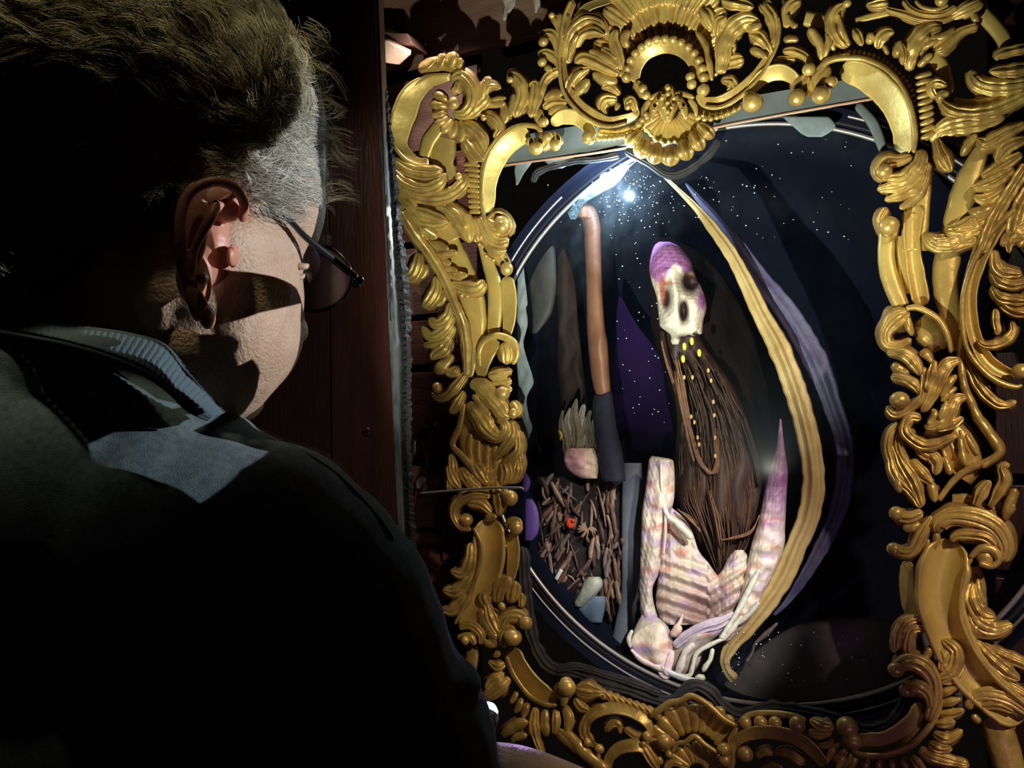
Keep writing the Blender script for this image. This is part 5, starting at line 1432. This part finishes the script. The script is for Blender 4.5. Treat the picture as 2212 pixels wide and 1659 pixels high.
def hcol(x, y):
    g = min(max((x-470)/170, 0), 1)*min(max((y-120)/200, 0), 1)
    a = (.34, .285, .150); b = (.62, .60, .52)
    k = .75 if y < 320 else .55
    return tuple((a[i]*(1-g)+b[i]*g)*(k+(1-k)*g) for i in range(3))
cnt = 0
while cnt < 820:
    x, y = rnd.uniform(-190, 690), rnd.uniform(-160, 660)
    if not inpoly(x, y): continue
    lockgen(x, y, (rnd.uniform(100, 230) if y < 330 else rnd.uniform(45, 85)) if x < 430 else rnd.uniform(60, 120), 13, .42, 8, rnd.uniform(0, 1.3), hcol); cnt += 1
for i in range(150):   # short silver curls around temple and forehead
    x, y = rnd.uniform(520, 690), rnd.uniform(190, 460)
    if inpoly(x, y): lockgen(x, y, rnd.uniform(25, 70), 5, .9, 5, .8, lambda x, y: (.74, .72, .66), rnd.uniform(-2.5, 2.0))
for i in range(75):   # longer silver locks rolling over the forehead
    x, y = rnd.uniform(560, 690), rnd.uniform(40, 330)
    lockgen(x, y, rnd.uniform(40, 110), 5, .8, 7, 1.6, hcol, rnd.uniform(-1.2, 1.8))
for i in range(90):    # fly-away hairs over the forehead
    x, y = rnd.uniform(600, 690), rnd.uniform(60, 330); lockgen(x, y, rnd.uniform(30, 75), 1, .8, 2, 1.5, lambda x, y: (.60, .55, .42), rnd.uniform(-2.5, 2.5))
me = bpy.data.meshes.new('hair'); me.from_pydata(VS, [], FS); me.polygons.foreach_set('use_smooth', [True]*len(me.polygons))
a = me.color_attributes.new('col', 'FLOAT_COLOR', 'POINT'); a.data.foreach_set('color', np.array([(c[0], c[1], c[2], 1.) for c in CS]).ravel())
me.materials.append(hair_m); o = bpy.data.objects.new('hair', me); COL.objects.link(o); attach(o, man); o['kind'] = 'stuff'; o['label'] = 'wavy grey blond hair turning silver at the temple'
# short hairs: temple fuzz, brow, lashes
VS, FS, CS = [], [], []
def short(x, y, Y, a, l, col, r=.00007, curl=.4, dY=-.002):
    pts = [];
    for i in range(6): pts.append(P3(x, y, Y+dY*i/5)); x += math.cos(a)*l/5; y += math.sin(a)*l/5; a += curl/5
    strand(pts, r, col)
for i in range(40): short(rnd.uniform(690, 708), rnd.uniform(505, 530), .468, rnd.uniform(-1.2, .6), rnd.uniform(8, 16), (.3,.28,.24))
for i in range(16): short(662+rnd.uniform(-3, 4), 592+rnd.uniform(-5, 6), .455, rnd.uniform(0.1, 1.2), rnd.uniform(10, 18), (.25,.2,.15))
me = bpy.data.meshes.new('brow_hair'); me.from_pydata(VS, [], FS); a = me.color_attributes.new('col', 'FLOAT_COLOR', 'POINT'); a.data.foreach_set('color', np.array([(c[0], c[1], c[2], 1.) for c in CS]).ravel())
me.materials.append(hair_m); o = bpy.data.objects.new('brow_hair', me); COL.objects.link(o); attach(o, man); o['kind'] = 'stuff'

# --- shirt
mb = MB()
ell(mb, -60, 1010, .50, 320, 300, .10, .25)
for (x, y, Y, r) in [(60,1010,.46,290),(210,1060,.45,275),(360,1125,.44,258),(470,1165,.435,250),(570,1195,.43,244),(650,1260,.43,240),(705,1330,.43,240),(745,1400,.435,228),(772,1475,.44,224),(798,1550,.45,234),(820,1630,.46,258),(830,1720,.46,262)]:
    ell(mb, x, y, Y, r, r, r*Y/F)
ell(mb, 300, 1500, .50, 520, 420, .10)
ell(mb, 250, 1800, .50, 700, 420, .12)
ell(mb, 992, 1464, .45, 54, 34, .02, .5)
ell(mb, 470, 960, .445, 110, 75, .035, .4)
tube3(mb, [(-60, 770, .43, 70), (100, 800, .420, 72), (240, 850, .416, 76), (350, 908, .418, 66), (440, 955, .425, 54), (530, 990, .435, 46)], 16)
shirt = fuse(mb, 'shirt', shirt_m, man, .0035, 8)
# --- ribbed collar
def ribbon3(mb, A, B, rib=0, amp=.0, thick=.003):
    """band between two picture curves; A, B: (px, py, Y)"""
    a = catmull([(p[0], p[1], p[2]*1000) for p in A], 1.6); b = catmull([(p[0], p[1], p[2]*1000) for p in B], 1.6); n = 320
    def res(L): t = np.linspace(0, len(L)-1, n); i = np.arange(len(L)); return np.stack([np.interp(t, i, L[:,k]) for k in range(3)], 1)
    a, b = res(a), res(b); V = []; m = 9
    for i in range(n):
        for j in range(m):
            t = j/(m-1); q = a[i]*(1-t)+b[i]*t; dy = -.0015*math.sin(math.pi*t)-(amp*abs(math.sin(i*rib)) if rib else 0)
            V.append(P3(q[0], q[1], q[2]/1000+dy))
    k = len(V); V += [v+Vector((0, thick+.004, 0)) for v in V]
    Fs = [(i*m+j, i*m+j+1, (i+1)*m+j+1, (i+1)*m+j) for i in range(n-1) for j in range(m-1)]
    Fs += [(k+f[3], k+f[2], k+f[1], k+f[0]) for f in Fs]
    Fs += [(i*m, (i+1)*m, k+(i+1)*m, k+i*m) for i in range(n-1)]+[(i*m+m-1, k+i*m+m-1, k+(i+1)*m+m-1, (i+1)*m+m-1) for i in range(n-1)]
    mb.add(V, Fs)
mb = MB(); ribbon3(mb, [(-60,640,.43),(60,668,.415),(160,700,.40),(260,715,.392),(348,742,.388),(400,805,.388),(440,850,.392),(478,890,.40)], [(-60,700,.42),(60,720,.40),(150,738,.385),(240,765,.378),(320,800,.375),(375,845,.378),(410,880,.385),(452,905,.395)], .42, .0007)
collar_o = mb.build('collar', mat('rib_knit', (.085,.115,.135), .95, 0, .5, 900, spec=.1), man)
mb = MB(); tube3(mb, [(-60,708,.418,5),(60,728,.398,5),(150,746,.383,5),(240,773,.376,5),(320,808,.373,5),(370,850,.376,5),(405,884,.384,5),(450,908,.394,4)], 8); mb.build('collar_seam', mat('seam', (.02,.03,.035), .95), man)
# --- forearm
mb = MB(); tube3(mb, [(960, 1760, .50, 150), (1060, 1720, .51, 112), (1130, 1700, .53, 82), (1200, 1700, .55, 58), (1290, 1730, .57, 50)], 24)
fuse(mb, 'forearm', skin_m, man, .002, 3)
VS, FS, CS = [], [], []
for i in range(170):
    t = rnd.random(); x = 1095+t*110; y = 1608+t*42+rnd.uniform(0, 8); short(x, y, .50+t*.04, rnd.uniform(-1.3, .2), rnd.uniform(8, 18), (.6,.5,.45), .00008)
# sleeve fuzz along the silhouette
sil = [(830,1098),(880,1165),(920,1235),(948,1300),(970,1350),(988,1400),(1010,1440),(1040,1472),(1040,1495),(1028,1518),(1050,1560),(1075,1600),(1082,1655)]
SL = catmull([(a, b, 0) for a, b in sil], 2)
mefz = []
for nm, mm in (('arm_hair', hair_m),):
    me = bpy.data.meshes.new(nm); me.from_pydata(VS, [], FS); a = me.color_attributes.new('col', 'FLOAT_COLOR', 'POINT'); a.data.foreach_set('color', np.array([(c[0], c[1], c[2], 1.) for c in CS]).ravel())
    me.materials.append(mm); o = bpy.data.objects.new(nm, me); COL.objects.link(o); attach(o, man); o['kind'] = 'stuff'
# real fuzz rooted on the shirt surface, denser along the right side
VS, FS, CS = [], [], []
vv = np.empty(len(shirt.data.vertices)*3, 'f'); shirt.data.vertices.foreach_get('co', vv); vv = vv.reshape(-1, 3)
vn = np.empty_like(vv).ravel(); shirt.data.vertices.foreach_get('normal', vn); vn = vn.reshape(-1, 3)
vw = vv+np.array(shirt.matrix_world.translation) if False else vv
pxs = vw[:,0]/vw[:,1]*F+W/2; pys = H/2-(vw[:,2]-CAMZ)/vw[:,1]*F
view = -(vw-np.array([0,0,CAMZ])); view /= np.linalg.norm(view, axis=1)[:,None]
fc = (vn*view).sum(1); idx = np.where((np.abs(fc) < .3) & (pxs > 560) & (pys > 900) & (pys < 1700))[0]
for i in idx:
    for _ in range(4):
        p = Vector(vw[i])+Vector((rnd.uniform(-1,1), rnd.uniform(-1,1), rnd.uniform(-1,1)))*.0018; nrm = Vector(vn[i])
        d = (nrm+Vector((rnd.uniform(-.7,.7), rnd.uniform(-.7,.7), rnd.uniform(-.7,.7)))).normalized(); l = rnd.uniform(.0008, .0022)
        strand([p-nrm*.0006, p+d*l*.5, p+d*l+Vector((0,0,-l*.2))], .00005, (.10,.10,.11))
me = bpy.data.meshes.new('lint_fuzz'); me.from_pydata(VS, [], FS); a = me.color_attributes.new('col', 'FLOAT_COLOR', 'POINT'); a.data.foreach_set('color', np.array([(c[0], c[1], c[2], 1.) for c in CS]).ravel())
me.materials.append(hair_m); o = bpy.data.objects.new('lint_fuzz', me); COL.objects.link(o); attach(o, man); o['kind'] = 'stuff'

BV = bvh(head, ear, shirt, collar_o)
def hitY(px, py, Y0):
    d = Vector(ray(px, py)).normalized(); h = BV.ray_cast(EYE, d)
    return h[0].y if h[0] is not None else Y0
mb = MB(); tube3(mb, [(x, y, hitY(x, y, .41)-.0005, 2.6) for x, y in [(622,958),(680,990),(735,1030),(780,1075),(820,1120),(850,1165)]], 8)
mb.build('shoulder_seam', MATS['seam'], man)
# ================================================================ added plate cut to shape the face spot's light (out of view)
from mathutils.geometry import delaunay_2d_cdt
ctr = P3(420, 700, .42); ax = (ctr-FACE_SPOT).normalized(); ux = ax.cross(Vector((0,0,1))).normalized(); uy = ux.cross(ax); PD = .45
def onplate(px, py, Y):
    d = P3(px, py, hitY(px, py, Y))-FACE_SPOT; d *= PD/d.dot(ax); return Vector((d.dot(ux), d.dot(uy)))
holes = [
 [(512,330,.44),(560,322,.43),(600,250,.42),(610,150,.42),(628,70,.44),(770,70,.455),(735,660,.455),(662,648,.45),(640,622,.44),(600,600,.42),(540,588,.41),(496,572,.40),(504,430,.41)],
 [(480,700,.415),(560,676,.415),(668,652,.45),(700,760,.455),(640,880,.455),(570,935,.46),(528,905,.45),(552,850,.43),(562,805,.42),(545,775,.415),(515,790,.412),(508,765,.41),(518,740,.41),(488,722,.41)],
 [(436,430,.372),(484,440,.38),(472,560,.385),(462,722,.372),(430,722,.37)],
 [(348,906,.385),(420,880,.40),(484,893,.40),(545,905,.40),(616,940,.405),(580,975,.39),(520,1015,.375),(432,1088,.36),(360,1045,.35),(235,1010,.35),(190,960,.35),(260,930,.37)],
 [(172,712,.39),(340,742,.385),(402,812,.385),(480,886,.40),(452,900,.39),(378,838,.375),(250,758,.375),(180,735,.38)],
 [(-10,688,.39),(60,712,.38),(200,790,.372),(340,862,.375),(400,878,.38),(340,890,.37),(200,818,.365),(-10,734,.38)],
]
P2, E2 = [], []
loops = [[Vector((x, y)) for x, y in ((-.13,-.13), (.13,-.13), (.13,.13), (-.13,.13))]]+[[onplate(*q) for q in h] for h in holes]
for lp_ in loops:
    n0 = len(P2); P2 += lp_; E2 += [(n0+i, n0+(i+1)%len(lp_)) for i in range(len(lp_))]
rv, re_, rf, *_ = delaunay_2d_cdt(P2, E2, [], 1, 1e-7)
def inl(p, L):
    return inpoly(p.x, p.y, [(q.x, q.y) for q in L])
mb = MB(); mb.v = [tuple(FACE_SPOT+ax*PD+ux*p.x+uy*p.y) for p in rv]; mb.c = [(1,1,1)]*len(mb.v)
for f in rf:
    c = sum((rv[i] for i in f), Vector((0, 0)))/len(f)
    if not any(inl(c, L) for L in loops[1:]): mb.f.append(tuple(f))
o = mb.build('shutter_plate', black_m, None, False); so = o.modifiers.new('solid', 'SOLIDIFY'); so.thickness = .0006
tag(o, 'black cut metal shutter plate in front of the spotlight to the right of the view', 'shutter')

# ================================================================ glasses
gls = empty('eyeglasses', P3(700, 668, .47)); tag(gls, 'thin round metal eyeglasses with tinted lenses worn by the person', 'eyeglasses')
mb = MB(); tube3(mb, [(560, 440, .418, 5), (618, 470, .425, 6), (660, 512, .440, 7), (720, 560, .458, 8), (772, 603, .474, 9)], 10, .7); mb.build('temple_arm', metal_m, gls)
mb = MB(); tube3(mb, [(764, 596, .473, 10), (776, 606, .474, 11), (770, 614, .476, 8), (752, 608, .478, 6)], 10); mb.build('hinge', metal_m, gls)
# lens rim: an ellipse in the picture, tilted away
LC, LR = (676, 600), (82, 72)
def lp(a, k=1.): return (LC[0]+LR[0]*k*math.cos(a), LC[1]-LR[1]*k*math.sin(a), .480+.012*math.cos(a)*k*-1)
mb = MB(); tube3(mb, [(*lp(math.radians(a)), 4.2) for a in range(0, 361, 12)], 8); mb.build('rim', mat('rim_dark', (.03,.025,.025), .25, .7), gls)
mb = MB(); V = [P3(*lp(0, 0))]; n = 48
for k in (.5, 1.):
    for i in range(n): V.append(P3(*lp(2*math.pi*i/n, k))-Vector((0, .002*(1-k), 0)))
Fs = [(0, 1+i, 1+(i+1)%n) for i in range(n)]+[(1+i, 1+n+i, 1+n+(i+1)%n, 1+(i+1)%n) for i in range(n)]
mb.add(V, Fs)
lens = bpy.data.materials.new('tinted_lens'); lens.use_nodes = True; nt = lens.node_tree; nt.nodes.clear()
out = nt.nodes.new('ShaderNodeOutputMaterial'); tr = nt.nodes.new('ShaderNodeBsdfTransparent'); tr.inputs[0].default_value = (.55,.42,.50,1); df = nt.nodes.new('ShaderNodeBsdfPrincipled'); df.inputs['Base Color'].default_value = (.20,.14,.18,1); df.inputs['Roughness'].default_value = .15
mx = nt.nodes.new('ShaderNodeMixShader'); mx.inputs[0].default_value = .72; nt.links.new(tr.outputs[0], mx.inputs[1]); nt.links.new(df.outputs[0], mx.inputs[2]); nt.links.new(mx.outputs[0], out.inputs[0])
mb.build('lens', lens, gls)

# ================================================================ the torch
tor = empty('flashlight', FL); tag(tor, 'small bright flashlight held behind the elbow of the person', 'flashlight')
bm_ = mat('torch_body', (.02,.02,.02), .3, .5)
ax = (Vector(PW(1330, 430))-FL).normalized(); ux = ax.cross(Vector((0,0,1))).normalized(); uy = ax.cross(ux)
def rev(name, prof_, m):
    mb = MB(); seg = 24; V = []; Fs = []
    for (z, r) in prof_:
        for j in range(seg): a = 2*math.pi*j/seg; V.append(FL+ax*z+ux*(r*math.cos(a))+uy*(r*math.sin(a)))
    for i in range(len(prof_)-1):
        for j in range(seg): a = i*seg+j; b = i*seg+(j+1)%seg; Fs.append((a, b, b+seg, a+seg))
    mb.add(V, Fs); return mb.build(name, m, tor)
rev('barrel', [(-.09, .0001), (-.09, .006), (-.03, .006), (-.02, .0065), (-.016, .0085), (-.002, .009), (-.002, .0085)], bm_)
rev('lamp_head', [(-.002, .0075), (.002, .0072), (.005, .005), (.0065, .0001)], mat('lit_lens', (1,1,1), .3, emit=(.9,.97,1), estr=60))
